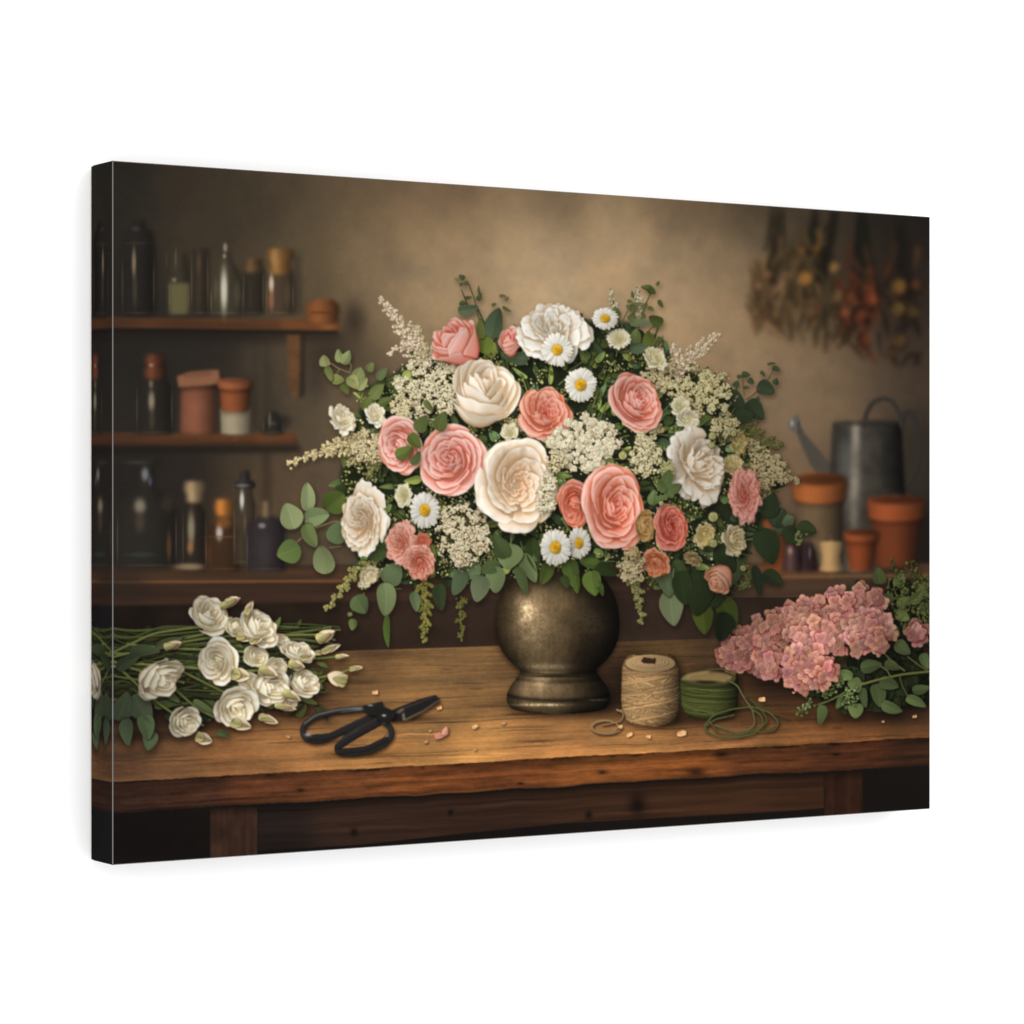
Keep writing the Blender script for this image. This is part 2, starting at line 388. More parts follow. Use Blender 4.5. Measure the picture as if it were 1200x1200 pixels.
def inpoly(pts, X, Y):
    ins = np.zeros(X.shape, bool); n = len(pts)
    for i in range(n):
        x0, y0 = pts[i]; x1, y1 = pts[(i+1) % n]
        if y0 == y1: continue
        c = ((y0 > Y) != (y1 > Y)) & (X < (x1-x0)*(Y-y0)/(y1-y0)+x0); ins ^= c
    return ins

def poly(pts, col, idn, soft=1.0, tex=None, al=1.0, pad=None, drop=None):
    p = np.array(pts); m = 3*soft+3
    X0, Y0, X, Y = patch(p[:, 0].min()-m, p[:, 1].min()-m, p[:, 0].max()+m, p[:, 1].max()+m)
    a = 0
    for dx, dy in ((-.2, -.1), (.2, -.15), (-.15, .2), (.15, .2)):
        a = a+inpoly(pts, X+dx/S*2, Y+dy/S*2)
    a = a/4*al
    c = np.broadcast_to(np.asarray(col, np.float32), X.shape+(3,))
    if tex is not None: c = c*tex(X, Y)[..., None]
    lay(X0, Y0, c, a, idn, soft, drop)

def glow(x, y, rx, ry, col, al, idn=None, pw=2.0):
    "soft spot (a highlight printed in the picture)"
    X0, Y0, X, Y = patch(x-rx*2.6, y-ry*2.6, x+rx*2.6, y+ry*2.6)
    d = ((X-x)/rx)**2+((Y-y)/ry)**2
    put(X0, Y0, np.broadcast_to(np.asarray(col, np.float32), X.shape+(3,)), (al*np.exp(-(d**(pw/2)))).astype(np.float32), idn)

def turned(cx, prof, col, idn, soft=2.0, hi=(-.45, .22, .5), dark=.45, el=.16, al=1.0, tex=.06, seed=1, mouth=None, hicol=None, drop=None):
    "upright turned body: prof = [(y, radius)...] top to bottom"
    p = np.array(prof, float); R = p[:, 1].max(); y0, y1 = p[0, 0], p[-1, 0]; m = 3*soft+3
    X0, Y0, X, Y = patch(cx-R-m, y0-R*el-m, cx+R+m, y1+R*el+m)
    nx = (X-cx)/R
    dy = el*R*np.sqrt(np.clip(1-nx**2, 0, 1))
    rb = np.interp(Y, p[:, 0], p[:, 1], left=0, right=0)
    # bottom and top edges curve as ellipses
    rl, rt = p[-1, 1], p[0, 1]
    rb = np.where(Y > y1, rl*np.sqrt(np.clip(1-((Y-y1)/(el*rl+1e-3))**2, 0, 1)), rb)
    rb = np.where(Y < y0, rt*np.sqrt(np.clip(1-((Y-y0)/(el*rt+1e-3))**2, 0, 1)), rb)
    a = np.clip((rb-np.abs(X-cx))*S+.5, 0, 1)
    rbb = np.interp(Y, p[:, 0], p[:, 1]); q = np.clip((X-cx)/(rbb+1e-3), -1, 1)
    sh = 1-dark*(np.clip(q+.15, 0, 1.2)**1.6)-dark*.45*np.clip(-q-.55, 0, 1)**1.3*2
    sh = sh+hi[2]*np.exp(-((q-hi[0])/hi[1])**2)
    h, w = X.shape
    sh = sh*(1+tex*fbm(h, w, 22, 22, seed))
    c = np.asarray(col, np.float32)*sh[..., None]
    if mouth is not None:
        e = ((X-cx)/(rt*.9))**2+((Y-y0)/(el*rt*.85+1e-3))**2 < 1
        c = np.where(e[..., None], np.asarray(mouth, np.float32)*(1+.25*np.clip(-(X-cx)/rt, -1, 1))[..., None], c)
    lay(X0, Y0, c, a*al, idn, soft, drop)
# ---- ground of the picture: plaster wall, shelves, bench -------------------------
def paint():
    global_tex = {}
    A = item('printed_plaster_wall', label='brown mottled plaster wall fading to dark corners')
    X, Y = np.meshgrid(((np.arange(PW)+.5)/S+OX).astype(np.float32), ((np.arange(PH)+.5)/S+OY).astype(np.float32))
    q = 8; xs, ys = X[::q, ::q], Y[::q, ::q]
    W = [(132, 190, 38, 35, 31), (132, 350, 36, 33, 30), (132, 650, 40, 36, 32), (220, 220, 50, 44, 36), (300, 230, 64, 55, 43), (400, 220, 86, 73, 56), (520, 222, 104, 86, 66), (650, 230, 112, 94, 72), (800, 245, 98, 81, 62), (880, 250, 66, 56, 43), (960, 255, 50, 43, 34), (1040, 260, 34, 29, 24), (1088, 262, 28, 24, 22),  # dark left tones are lifted: gloss haze on the canvas is painted in
         (260, 270, 58, 50, 40), (350, 290, 82, 71, 54), (430, 290, 112, 95, 72), (520, 290, 134, 114, 88), (620, 290, 150, 129, 101), (720, 290, 148, 127, 99), (800, 290, 132, 113, 88), (870, 300, 118, 100, 77),
         (370, 340, 78, 68, 52), (430, 350, 118, 101, 77), (500, 350, 140, 120, 93), (640, 340, 160, 139, 110), (780, 360, 148, 127, 100), (850, 370, 136, 115, 89), (880, 430, 136, 115, 89), (930, 430, 122, 102, 79), (990, 440, 98, 83, 65), (1040, 440, 80, 66, 52), (1085, 440, 56, 46, 38),
         (920, 350, 98, 82, 62), (960, 340, 66, 55, 42), (1010, 330, 46, 38, 31), (1060, 340, 36, 30, 26), (1060, 400, 50, 41, 34), (390, 400, 70, 59, 46), (360, 460, 80, 70, 55), (300, 440, 72, 62, 48), (300, 480, 64, 55, 43), (250, 420, 46, 41, 35), (180, 420, 40, 37, 33), (400, 470, 104, 88, 68),
         (350, 560, 84, 70, 55), (340, 640, 74, 62, 50), (300, 560, 72, 60, 46), (230, 560, 48, 41, 34), (160, 560, 38, 35, 32), (380, 560, 92, 77, 60), (400, 620, 86, 72, 56), (450, 600, 100, 84, 64),
         (930, 480, 128, 106, 82), (930, 540, 118, 96, 74), (960, 500, 110, 91, 71), (960, 560, 92, 75, 58), (1010, 560, 60, 52, 44), (1075, 520, 44, 38, 32), (1080, 620, 26, 22, 19), (900, 600, 100, 80, 60), (960, 640, 64, 46, 34)]
    B = field([(a, b, r, g, c) for a, b, r, g, c in W], xs, ys, 52)/255
    B = np.repeat(np.repeat(B, q, 0), q, 1)[:PH, :PW]; B = gb(B.astype(np.float32), 26)*(1.0+.10*np.exp(-(((X-650)/230)**2+((Y-330)/120)**2)))[..., None]*np.array([1.04, 1.02, .99], np.float32)
    n = fbm(PH, PW, 110, 100, 3, 5, .7)[..., None]; n2 = fbm(PH, PW, 34, 30, 9, 3)[..., None]
    IMG[:] = B*(1+.12*n+.035*n2)*(1+n*np.array([.03, .0, -.04], np.float32))
    IDM[:] = A

    # ---- shelves on the left
    def board(pts, col, idn, soft, seed, st=60, amp=.22):
        def tex(X, Y):
            h, w = X.shape
            return 1+amp*fbm(h, w, 4*S, st*S, seed, 4)
        poly(pts, col, idn, soft, tex)
    D = C(32, 27, 23)
    poly([(95, 388), (300, 389), (318, 420), (322, 505), (95, 506)], C(38, 34, 31), A, 10, al=.45)
    poly([(95, 525), (240, 525), (250, 668), (95, 668)], C(37, 33, 30), A, 10, al=.5)
    poly([(95, 385), (398, 388), (404, 400), (95, 398)], D, A, 5, al=.8)
    glow(415, 375, 14, 24, C(48, 39, 31), .72, None); glow(385, 415, 24, 16, C(52, 42, 34), .7, None)
    glow(370, 440, 14, 30, C(56, 47, 38), .6, None)
    for k in range(5):   # uprights of the back boards seen between the jars
        poly([(302+k*3, 400), (304+k*3, 400), (303+k*3, 505), (301+k*3, 505)], C(50, 42, 32), A, 2, al=.25)
    poly([(303, 405), (309, 405), (309, 500), (303, 500)], C(92, 78, 58), A, 3, al=.28)
    poly([(283, 405), (300, 405), (300, 440), (283, 440)], C(92, 80, 62), A, 5, al=.3)
    poly([(307, 526), (318, 526), (318, 600), (307, 600)], C(48, 38, 30), A, 2.5, al=.5)
    poly([(345, 526), (350, 526), (349, 600), (344, 600)], C(104, 78, 50), A, 3, al=.4)
    s1 = item('printed_shelf', label='upper wooden shelf board with bracket at its right end', group='shelf boards in the picture')
    board([(95, 371), (397, 375.5), (398, 388), (95, 385)], C(82, 52, 33), s1, 1.7, 5)
    poly([(330, 375), (397, 376), (397, 387), (330, 386)], C(132, 80, 44), s1, 4, al=.6); glow(384, 383, 9, 4, C(168, 104, 56), .4)
    poly([(95, 371), (160, 371), (160, 386), (95, 386)], C(40, 32, 27), s1, 9, al=.55)
    br = item('bracket', s1)
    board([(336, 391), (353, 391), (353, 445), (348, 466), (343, 466), (338, 445)], C(98, 66, 42), br, 2.2, 6, 8)
    poly([(353, 391), (357, 391), (357, 462), (351, 468)], C(34, 28, 24), br, 2, al=.8)
    poly([(95, 384), (396, 388), (396, 392), (95, 389)], C(26, 22, 19), None, 1.6, al=.8)
    s2 = item('printed_shelf', label='middle wooden shelf board under two clay pots', group='shelf boards in the picture')
    board([(95, 507), (347, 507), (349, 521), (95, 523)], C(84, 53, 34), s2, 1.7, 15)
    poly([(300, 509), (346, 509), (346, 520), (300, 520)], C(112, 72, 44), s2, 4, al=.5)
    poly([(95, 507), (170, 507), (170, 524), (95, 524)], C(42, 33, 28), s2, 9, al=.5)
    poly([(95, 523), (350, 521), (354, 530), (95, 533)], D, None, 3, al=.8)
    s3 = item('printed_shelf', label='long lower shelf board running behind the bouquet', group='shelf boards in the picture')
    board([(95, 666), (420, 662), (900, 660), (1100, 660), (1100, 690), (900, 700), (420, 708), (95, 711)], C(58, 41, 31), s3, 1.6, 25, 80)
    board([(95, 667), (420, 663), (900, 662), (1100, 662), (1100, 673), (900, 675), (420, 682), (95, 683)], C(70, 50, 36), s3, 1.8, 26, 80)
    poly([(95, 681), (420, 679), (420, 682.5), (95, 684)], C(122, 82, 48), s3, 1.2, al=.75)
    poly([(870, 675), (1100, 672), (1100, 676), (870, 679)], C(136, 98, 58), s3, 1.4, al=.75)
    poly([(860, 662), (980, 662), (980, 674), (860, 676)], C(130, 84, 48), s3, 4, al=.5)
    poly([(860, 680), (1010, 678), (1010, 694), (860, 698)], C(82, 62, 44), s3, 4, al=.6)
    poly([(95, 664), (170, 664), (170, 712), (95, 712)], C(42, 34, 29), s3, 10, al=.6)
    gap = item('printed_shadow_gap', label='dark gap under the long shelf behind the bench')
    X0, Y0, X, Y = patch(95, 700, 1100, 780); h, w = X.shape
    top = 710-(X-132)*.018; al = np.clip((Y-top)/3+.5, 0, 1)
    c = np.array(C(38, 29, 23))*(1+.25*fbm(h, w, 60, 60, 77))[..., None]
    c = c*np.interp(X, [100, 300, 560, 800, 900, 1090], [.75, .95, 1.3, 1.5, 1.1, .8])[..., None]*np.array([1, .98, .95])
    lay(X0, Y0, c, al, gap, 1)
    poly([(400, 712), (660, 706), (660, 732), (400, 740)], C(56, 41, 33), gap, 6, al=.5)
    poly([(740, 690), (860, 690), (860, 740), (740, 745)], C(46, 34, 27), gap, 6, al=.5)

    # ---- jars, bottles and pots on the shelves
    g_j = 'glass jars and bottles on the shelves in the picture'
    def jar(label, cx, prof, col, hl=None, soft=2.2, al=.85, lid=None, lidcol=None, hi=(-.5, .1, .0), seed=1, name='printed_jar', cork='lid', par=None, **k):
        i = item(name, -1, label, None, g_j if name in ('printed_jar', 'printed_bottle') else None)
        turned(cx, prof, col, i, soft, hi=hi, al=al, seed=seed, el=.1, **k)
        if lid:
            j = item(cork, i)
            turned(cx, lid, lidcol, j, soft, hi=(-.35, .3, .35), el=.12, seed=seed+4)
        pr = np.array(prof, float); yA, yB = pr[max(0, len(pr)-2), 0], pr[-1, 0]; rB = pr[-1, 1]
        for s_ in (-1, 1): glow(cx+s_*(rB-1.6), (yA+yB)/2, 1.1, max(4, (yB-yA)*.42), np.asarray(col)*1.0+C(46, 42, 32), .5, None, 3.0)
        glow(cx, yB-1.5, rB*.7, 1.2, np.asarray(col)+C(34, 30, 22), .45, None)
        for hx, hy, rx, ry, hc, ha in (hl or []): glow(hx, hy, rx, ry, C(*hc), ha, None, 3.0)
        return i
    jar('tall dark jar at the left end of the upper shelf', 162, [(258, 8), (268, 9), (272, 17), (300, 20), (368, 20)], C(38, 35, 32), [(157, 308, 2.6, 17, (150, 128, 98), .75), (158, 340, 3, 20, (84, 74, 58), .5), (160, 285, 14, 1.5, (76, 66, 54), .3), (159, 268, 5, 3, (78, 76, 78), .4)], soft=3, al=.8)
    jar('small squat jar with olive contents on the upper shelf', 210, [(297, 9), (326, 12), (330, 14), (368, 13)], C(60, 54, 42), [(204, 328, 3, 3, (168, 150, 110), .5), (206, 303, 1.5, 12, (96, 86, 70), .6), (195, 305, 1.2, 10, (80, 70, 58), .5), (224, 345, 1.5, 14, (60, 54, 44), .6)], al=.8)
    poly([(198, 332), (222, 332), (221, 368), (199, 368)], C(110, 102, 66), len(ITEMS)-1, 2.2, al=.75)
    jar('narrow dark jar behind the squat jar', 234, [(292, 11), (368, 11)], C(50, 43, 35), [(233, 310, 3, 14, (94, 72, 54), .55), (233, 345, 3, 20, (70, 56, 46), .5)], al=.7)
    jar('clear stoppered bottle with a bright highlight on the upper shelf', 266, [(286, 5), (296, 4), (306, 6), (322, 16), (335, 20), (368, 20)], C(66, 60, 47), [(264, 290, 2.6, 5, (180, 168, 148), .85), (263, 300, 2.2, 3, (170, 158, 136), .6), (262.5, 340, 4.4, 25, (202, 194, 172), .95), (253, 340, 3, 14, (96, 90, 66), .5), (278, 345, 5, 16, (92, 84, 66), .45), (268, 290, 8, 6, (74, 62, 50), .4)], soft=2, al=.8, name='printed_bottle', cork='stopper')
    jar('dark jar with a brown lid between two bottles', 297, [(316, 13), (368, 13)], C(44, 38, 33), [(293, 345, 2, 18, (62, 52, 42), .5)], lid=[(304, 10), (318, 12)], lidcol=C(84, 64, 42), al=.8)
    jar('short jar with a wide cork lid at the right of the upper shelf', 328, [(318, 14), (328, 17), (368, 17)], C(72, 58, 44), [(318, 333, 3.2, 11, (206, 188, 162), .9), (318, 352, 3.5, 12, (156, 104, 74), .7), (337, 345, 4, 16, (92, 78, 58), .45), (321, 303, 4, 9, (160, 126, 92), .5)], lid=[(293, 16), (302, 17), (307, 12), (320, 14)], lidcol=C(116, 82, 46), soft=2)
    poly([(344, 300), (350, 296), (352, 368), (345, 368)], C(36, 32, 28), A, 4, al=.7)
    b = item('printed_wooden_box', label='rounded wooden box at the end of the upper shelf')
    turned(378, [(353, 14), (357, 19), (366, 20), (372, 18), (376, 19)], C(122, 74, 42), b, 2.2, hi=(-.3, .4, .12), dark=.5)
    poly([(364, 365), (392, 366), (392, 368), (364, 367)], C(80, 46, 28), b, 1, al=.7)
    jar('tall jar with a brown lid on the middle shelf', 181, [(425, 12), (445, 14), (452, 20), (508, 22)], C(42, 38, 33), [(177.5, 470, 4, 12, (150, 136, 112), .85), (177, 450, 3, 5, (140, 124, 102), .6), (177, 428, 3, 2.4, (168, 140, 112), .6), (178, 492, 3.5, 12, (82, 72, 58), .5)], lid=[(416, 10), (424, 13), (428, 8), (434, 13), (443, 12)], lidcol=C(86, 50, 34), soft=2.4, al=.75)
    p = item('printed_clay_pot', label='dusty pink clay pot with a tilted rim on the middle shelf', group='clay pots in the picture')
    turned(232, [(448, 20), (507, 21)], C(126, 78, 58), p, 2, hi=(-.2, .5, .06), dark=.45, el=.08)
    poly([(207, 441), (222, 436), (256, 433), (259, 450), (240, 452), (209, 454)], C(134, 92, 66), p, 1.8, drop=(1, 4, 2.5, .5)); poly([(214, 438), (250, 434), (246, 440), (216, 442)], C(96, 62, 46), p, 2, al=.6)
    p = item('printed_clay_pot', label='orange clay pot stacked on a cream cup on the middle shelf', group='clay pots in the picture')
    turned(276, [(479, 18), (508, 17)], C(152, 138, 112), p, 1.8, hi=(-.3, .4, .06), dark=.4, el=.08)
    turned(275, [(454, 18), (481, 16)], C(132, 74, 44), p, 1.8, hi=(-.4, .4, .08), dark=.5, el=.1, drop=(0, 3, 2, .3))
    turned(275, [(446, 21), (454, 20)], C(142, 84, 52), p, 1.8, hi=(-.4, .4, .1), dark=.5, el=.14, mouth=C(104, 60, 40), drop=(0, 3, 2, .4))
    jar('small dark glass bottle at the end of the middle shelf', 320, [(482, 4), (492, 10), (508, 13)], C(42, 38, 34), [(316, 492, 2, 9, (130, 120, 106), .5), (320, 496, 5, 3, (110, 88, 66), .4), (332, 494, 10, 8, (34, 31, 29), .6)], name='printed_bottle')
    jar('large clear glass jug on the lower shelf', 172, [(540, 20), (546, 9), (572, 9), (585, 28), (600, 36), (664, 36)], C(46, 42, 37), [(170, 556, 4.5, 8, (128, 130, 130), .8), (176, 564, 2.5, 6, (86, 96, 118), .6), (164, 593, 7, 9, (140, 130, 108), .85), (164, 612, 6, 12, (92, 76, 60), .5), (165, 650, 16, 3, (50, 62, 54), .7), (196, 590, 8, 10, (66, 58, 46), .5), (198, 640, 3, 17, (96, 64, 40), .7), (160, 542, 14, 2.5, (62, 60, 56), .6)], soft=2.6, al=.7, name='printed_bottle')
    jar('glass vial with a pale cork on the lower shelf', 228, [(584, 8), (592, 6), (600, 13), (668, 15)], C(44, 38, 32), [(224, 620, 4.5, 20, (150, 136, 108), .85), (223, 642, 4, 8, (158, 108, 66), .8), (222, 664, 18, 4.2, (150, 126, 94), .8)], lid=[(565, 12), (574, 13), (580, 10), (588, 10)], lidcol=C(132, 110, 82), soft=2, name='printed_bottle', cork='cork')
    jar('amber bottle with a cork on the lower shelf', 262, [(606, 10), (614, 14), (626, 22), (668, 22)], C(62, 42, 27), [(257, 624, 4.2, 9, (188, 178, 172), .95), (262, 612, 10, 8, (150, 94, 44), .6), (246, 650, 2.4, 16, (88, 56, 32), .5), (281, 640, 2.5, 20, (92, 58, 36), .6), (262, 629, 18, 1.5, (110, 76, 44), .5)], lid=[(586, 10), (596, 11), (604, 9)], lidcol=C(160, 100, 46), soft=2, name='printed_bottle', cork='cork')
    jar('slim bottle with a metal cap behind the amber bottle', 287, [(566, 9), (580, 9), (592, 13), (660, 14)], C(64, 54, 42), [(283.5, 586, 2.8, 11, (206, 202, 196), .95), (284, 569, 8, 2.2, (126, 122, 116), .6), (287, 615, 1.6, 14, (124, 100, 74), .5)], lid=[(552, 5), (562, 6), (566, 12), (571, 12)], lidcol=C(46, 42, 40), soft=1.8, al=.75, name='printed_bottle', cork='cap')
    jar('dark round bottle with a thin cork beside the eucalyptus', 312, [(604, 5), (610, 20), (620, 24), (668, 24)], C(50, 44, 45), [(307, 616, 4.5, 3.5, (158, 150, 150), .7), (310, 645, 8, 18, (64, 58, 58), .5)], lid=[(588, 4), (606, 4.5)], lidcol=C(116, 96, 70), soft=2.2, al=.9, name='printed_bottle', cork='cork')

    # ---- dried bunches hanging at the top right
    gr = np.random.default_rng(41)
    def dried(label, tops, flowers, cols, stemc, soft=3.0, n=60, spread=(20, 40), cen=(0, 0)):
        i = item('printed_dried_bunch', label=label, group='dried bunches hanging in the picture')
        L = Layer(cen[0]-90, 238, cen[0]+90, cen[1]+100)
        for k in range(16):
            a = tops[gr.integers(len(tops))]; e = (cen[0]+gr.normal(0, spread[0]*.6), cen[1]+gr.normal(0, spread[1]*.5))
            stem(L, [a, ((a[0]+e[0])/2+gr.normal(0, 3), (a[1]+e[1])/2), e], 1.5, C(*stemc)*gr.uniform(.6, 1.05), -3)
        for k in range(n):
            x, y = cen[0]+np.clip(gr.normal(0, spread[0]), -1.5*spread[0], 1.5*spread[0]), cen[1]+np.clip(gr.normal(0, spread[1]), -1.7*spread[1], 1.7*spread[1]); c = C(*cols[gr.integers(len(cols))])
            leaf(L, x, y, gr.uniform(9, 20), gr.uniform(1.6, 4), -90+gr.normal(0, 20), c*gr.uniform(.75, 1.15), gr.uniform(-3, 3), seed=k)
        for x, y, r, c in flowers:
            for k in range(7):
                a = k*.9; leaf(L, x+math.cos(a)*r*.35, y+math.sin(a)*r*.35, r*.7, r*.4, -math.degrees(a), C(*c)*gr.uniform(.8, 1.05), 6, seed=k)
        L.resolve(i, ao=.4, aor=(2, 5), sh=.3, soft=soft, light=False)
    dried('dark stems of dried greenery hanging furthest left', [(905, 240), (912, 240), (918, 243)], [(900, 322, 6, (116, 92, 64)), (888, 335, 6, (118, 92, 66)), (905, 345, 5, (104, 82, 58)), (896, 368, 6, (92, 70, 52)), (928, 338, 5, (96, 80, 58))], [(108, 88, 62), (92, 76, 52), (78, 66, 46), (114, 92, 66)], (56, 48, 34), n=46, spread=(12, 28), cen=(902, 340))
    dried('dried bunch with small yellow blossoms', [(955, 244), (975, 245), (982, 246)], [(944, 326, 9, (146, 106, 54)), (957, 291, 6, (104, 80, 40)), (939, 294, 6, (100, 78, 44)), (977, 313, 7, (134, 106, 64)), (950, 355, 8, (92, 74, 52)), (949, 366, 8, (96, 78, 56))], [(78, 66, 44), (64, 56, 38), (92, 74, 48), (54, 48, 33)], (40, 36, 26), n=60, spread=(19, 36), cen=(952, 340))
    dried('dried bunch with rust red seed heads', [(1010, 248), (1016, 249), (1006, 249)], [(1022, 350, 9, (112, 60, 38)), (1020, 338, 6, (102, 54, 34)), (1008, 370, 8, (106, 58, 38)), (990, 367, 7, (116, 68, 44)), (997, 348, 7, (92, 60, 38)), (1014, 398, 7, (92, 50, 30)), (1001, 355, 6, (88, 50, 32))], [(62, 46, 34), (78, 44, 30), (48, 40, 28), (90, 52, 32)], (34, 32, 24), n=50, spread=(18, 32), cen=(1012, 358))
    dried('dried bunch with tan papery leaves at the right edge', [(1050, 252), (1060, 252)], [(1054, 336, 10, (108, 82, 44)), (1053, 362, 9, (96, 78, 46)), (1070, 366, 8, (76, 62, 38)), (1054, 400, 9, (82, 66, 40)), (1073, 334, 7, (76, 52, 34)), (1044, 415, 7, (66, 50, 34))], [(44, 36, 28), (54, 42, 30), (36, 30, 24)], (32, 27, 22), n=44, spread=(16, 36), cen=(1055, 360))

    # ---- watering can and pots on the right
    wc = item('printed_watering_can', label='grey metal watering can with an arched handle')
    poly([(1062, 480), (1085, 478), (1087, 600), (1070, 590)], C(50, 44, 38), A, 4, al=.5)
    def tube(pts, r, col, i, soft=1.6):
        L = Layer(min(p[0] for p in pts)-12, min(p[1] for p in pts)-12, max(p[0] for p in pts)+12, max(p[1] for p in pts)+12)
        stem(L, pts, r, col); L.resolve(i, ao=0, sh=0, soft=soft, light=False)
    h = item('handle', wc)
    tube([(1056, 500), (1062, 480), (1070, 484), (1077, 510), (1078, 535), (1072, 556), (1058, 574)], 2.6, C(52, 47, 42), h)
    poly([(928, 494), (934, 491), (943, 508), (962, 530), (980, 552), (980, 566), (962, 562), (950, 545), (938, 518)], C(74, 68, 59), item('spout', wc), 1.8)
    ro = item('rose', wc); poly([(923, 494), (929, 490), (935, 483), (938, 501), (932, 507), (925, 503)], C(92, 88, 80), ro, 1.5); glow(928, 496, 2.6, 4, C(166, 162, 152), .7); glow(936, 499, 2, 7, C(50, 46, 40), .5)
    turned(1016, [(496, 40), (512, 41), (610, 46), (666, 46)], C(66, 61, 53), wc, 2.0, hi=(-.34, .13, .9), dark=.72, el=.09, mouth=C(46, 41, 36), seed=8, tex=.34)
    glow(1003, 512, 5, 14, C(168, 160, 146), .5); glow(1003, 548, 5, 22, C(108, 106, 98), .35); glow(1008, 630, 40, 34, C(44, 40, 35), .6); glow(990, 540, 8, 30, C(94, 98, 96), .4)
    h = item('handle', wc)
    tube([(1013, 499), (1015, 484), (1023, 471), (1035, 466), (1046, 470), (1054, 484), (1057, 500)], 2.6, C(56, 52, 46), h)
    gp = 'clay pots in the picture'
    def pot(label, cx, rimy, rimh, rr, by, br, col, bcol, soft=1.9, el=.17):
        i = item('printed_clay_pot', label=label, group=gp)
        turned(cx, [(rimy+rimh, rr*.88), (by, br)], bcol, i, soft, hi=(-.3, .5, .08), dark=.55, el=.09, seed=int(cx))
        j = item('rim', i)
        turned(cx, [(rimy, rr), (rimy+rimh, rr*.96)], col, j, soft, hi=(-.4, .5, .12), dark=.5, el=el, mouth=np.asarray(col)*.5, drop=(0, 3, 2, .35))
    pot('terracotta pot mostly hidden behind the bouquet leaves', 912, 606, 12, 20, 668, 16, C(130, 72, 40), C(118, 62, 34))
    pot('large clay pot with an orange rim and weathered grey body', 960, 562, 21, 32, 660, 27, C(150, 84, 44), C(98, 79, 57), el=.25)
    pot('wide terracotta pot below the watering can', 1050, 586, 20, 34, 664, 24, C(134, 68, 37), C(100, 50, 28))
    pot('small terracotta pot between the wooden spool and the wide pot', 1009, 624, 8, 21, 668, 14, C(132, 66, 36), C(124, 60, 32))
    i = item('printed_glass_bottle', label='dark purple glass bottles by the wooden spool')
    turned(945, [(636, 7), (648, 12), (668, 14)], C(46, 32, 32), i, 2, hi=(-.2, .15, .3)); turned(928, [(638, 8), (668, 11)], C(70, 50, 46), i, 2, hi=(-.2, .2, .5))
    glow(926, 645, 3, 5, C(168, 140, 130), .7); glow(949, 648, 2, 8, C(120, 100, 108), .6); glow(938, 652, 3, 12, C(26, 16, 18), .8); glow(952, 660, 6, 5, C(40, 26, 28), .6)
    i = item('printed_wooden_spool', label='pale wooden spool standing on the lower shelf')
    turned(974, [(636, 14), (642, 13), (652, 11), (662, 12), (668, 14)], C(170, 134, 90), i, 1.7, hi=(-.3, .5, .08), dark=.42, el=.14)

    # ---- bench -----------------------------------------------------------------
    tb = item('printed_bench', label='worn wooden bench top with a rough front edge')
    fr = item('front_edge', tb); ap = item('apron', tb)
    X0, Y0, X, Y = patch(95, 735, 1100, 1025); h, w = X.shape
    yb = 772-.0335*(X-132); yf = 916-.0543*(X-132)
    yl = 952-.0585*(X-132)
    g1 = np.random.default_rng(5)
    wob = fbm(1, w, 1, 110, 61, 6, .75)[0]*2.0; yf = yf+wob[None]; wob2 = fbm(1, w, 1, 90, 62, 4)[0]*2; yl = yl+wob2[None]
    def look(N, t, xx):
        H2, W2 = N.shape
        ti = np.clip(t, 0, .9999)*(H2-1); xi = np.clip((xx-95)/1005, 0, .9999)*(W2-1)
        t0 = ti.astype(int); x0 = xi.astype(int); ft = ti-t0; fx = xi-x0
        t1 = np.minimum(t0+1, H2-1); x1 = np.minimum(x0+1, W2-1)
        return (N[t0, x0]*(1-fx)+N[t0, x1]*fx)*(1-ft)+(N[t1, x0]*(1-fx)+N[t1, x1]*fx)*ft
    t = (Y-yb)/(yf-yb)
    tp = np.clip(t, 0, 1)**.8
    gr1 = fbm(500, 1600, 10, 420, 71, 5, .7); gr2 = fbm(500, 1600, 60, 300, 73, 4, .6); gr3 = fbm(500, 1600, 3.2, 130, 75, 3, .8); kn = fbm(500, 1600, 30, 70, 79, 4)
    G = look(gr1, tp, X)*.24+look(gr2, tp, X)*.22+look(gr3, tp, X)*.13+look(kn, tp, X)*.10
    dark = np.clip(look(fbm(500, 1600, 8, 170, 83, 3), tp, X)-.36, 0, 1)
    TC = [(140, 800, 46, 36, 29), (140, 880, 78, 54, 38), (200, 880, 104, 72, 48), (260, 900, 124, 84, 52), (330, 870, 142, 98, 60), (340, 800, 84, 62, 42), (420, 780, 104, 76, 49), (520, 775, 116, 86, 55), (500, 830, 134, 96, 60), (560, 870, 166, 118, 70), (450, 900, 158, 110, 64), (650, 880, 158, 108, 64), (640, 850, 140, 98, 60),
          (560, 800, 120, 88, 56), (740, 880, 150, 104, 62), (850, 870, 140, 94, 56), (780, 765, 84, 62, 38), (740, 790, 66, 47, 31), (830, 770, 66, 48, 32), (940, 850, 118, 76, 44), (880, 830, 110, 74, 44), (1000, 850, 104, 66, 38), (1080, 850, 84, 55, 34), (1060, 800, 40, 30, 20), (900, 800, 70, 46, 30), (620, 760, 92, 66, 42)]
    q = 8; B = field(TC, X[::q, ::q], Y[::q, ::q], 34)/255; B = gb(np.repeat(np.repeat(B, q, 0), q, 1)[:h, :w].astype(np.float32), 10)
    sp_ = fbm(h, w, 3, 9, 311, 3, .8)*.10+fbm(h, w, 40, 60, 313, 4)*.12
    c = B*(1.05+G*.80+sp_)[..., None]*(1-dark*.8)[..., None]
    c = c*(1+G[..., None]*np.array([.1, 0, -.15], np.float32))
    c = c*np.array([1.05, 1.05, 1.02], np.float32)
    rim = np.exp(-np.clip(yf-Y, 0, 99)/3.5)*(.55+.9*look(fbm(500, 1600, 250, 40, 87, 4), .5+0*t, X))
    c = c*(1+.30*np.clip(rim, 0, 1.2)[..., None])
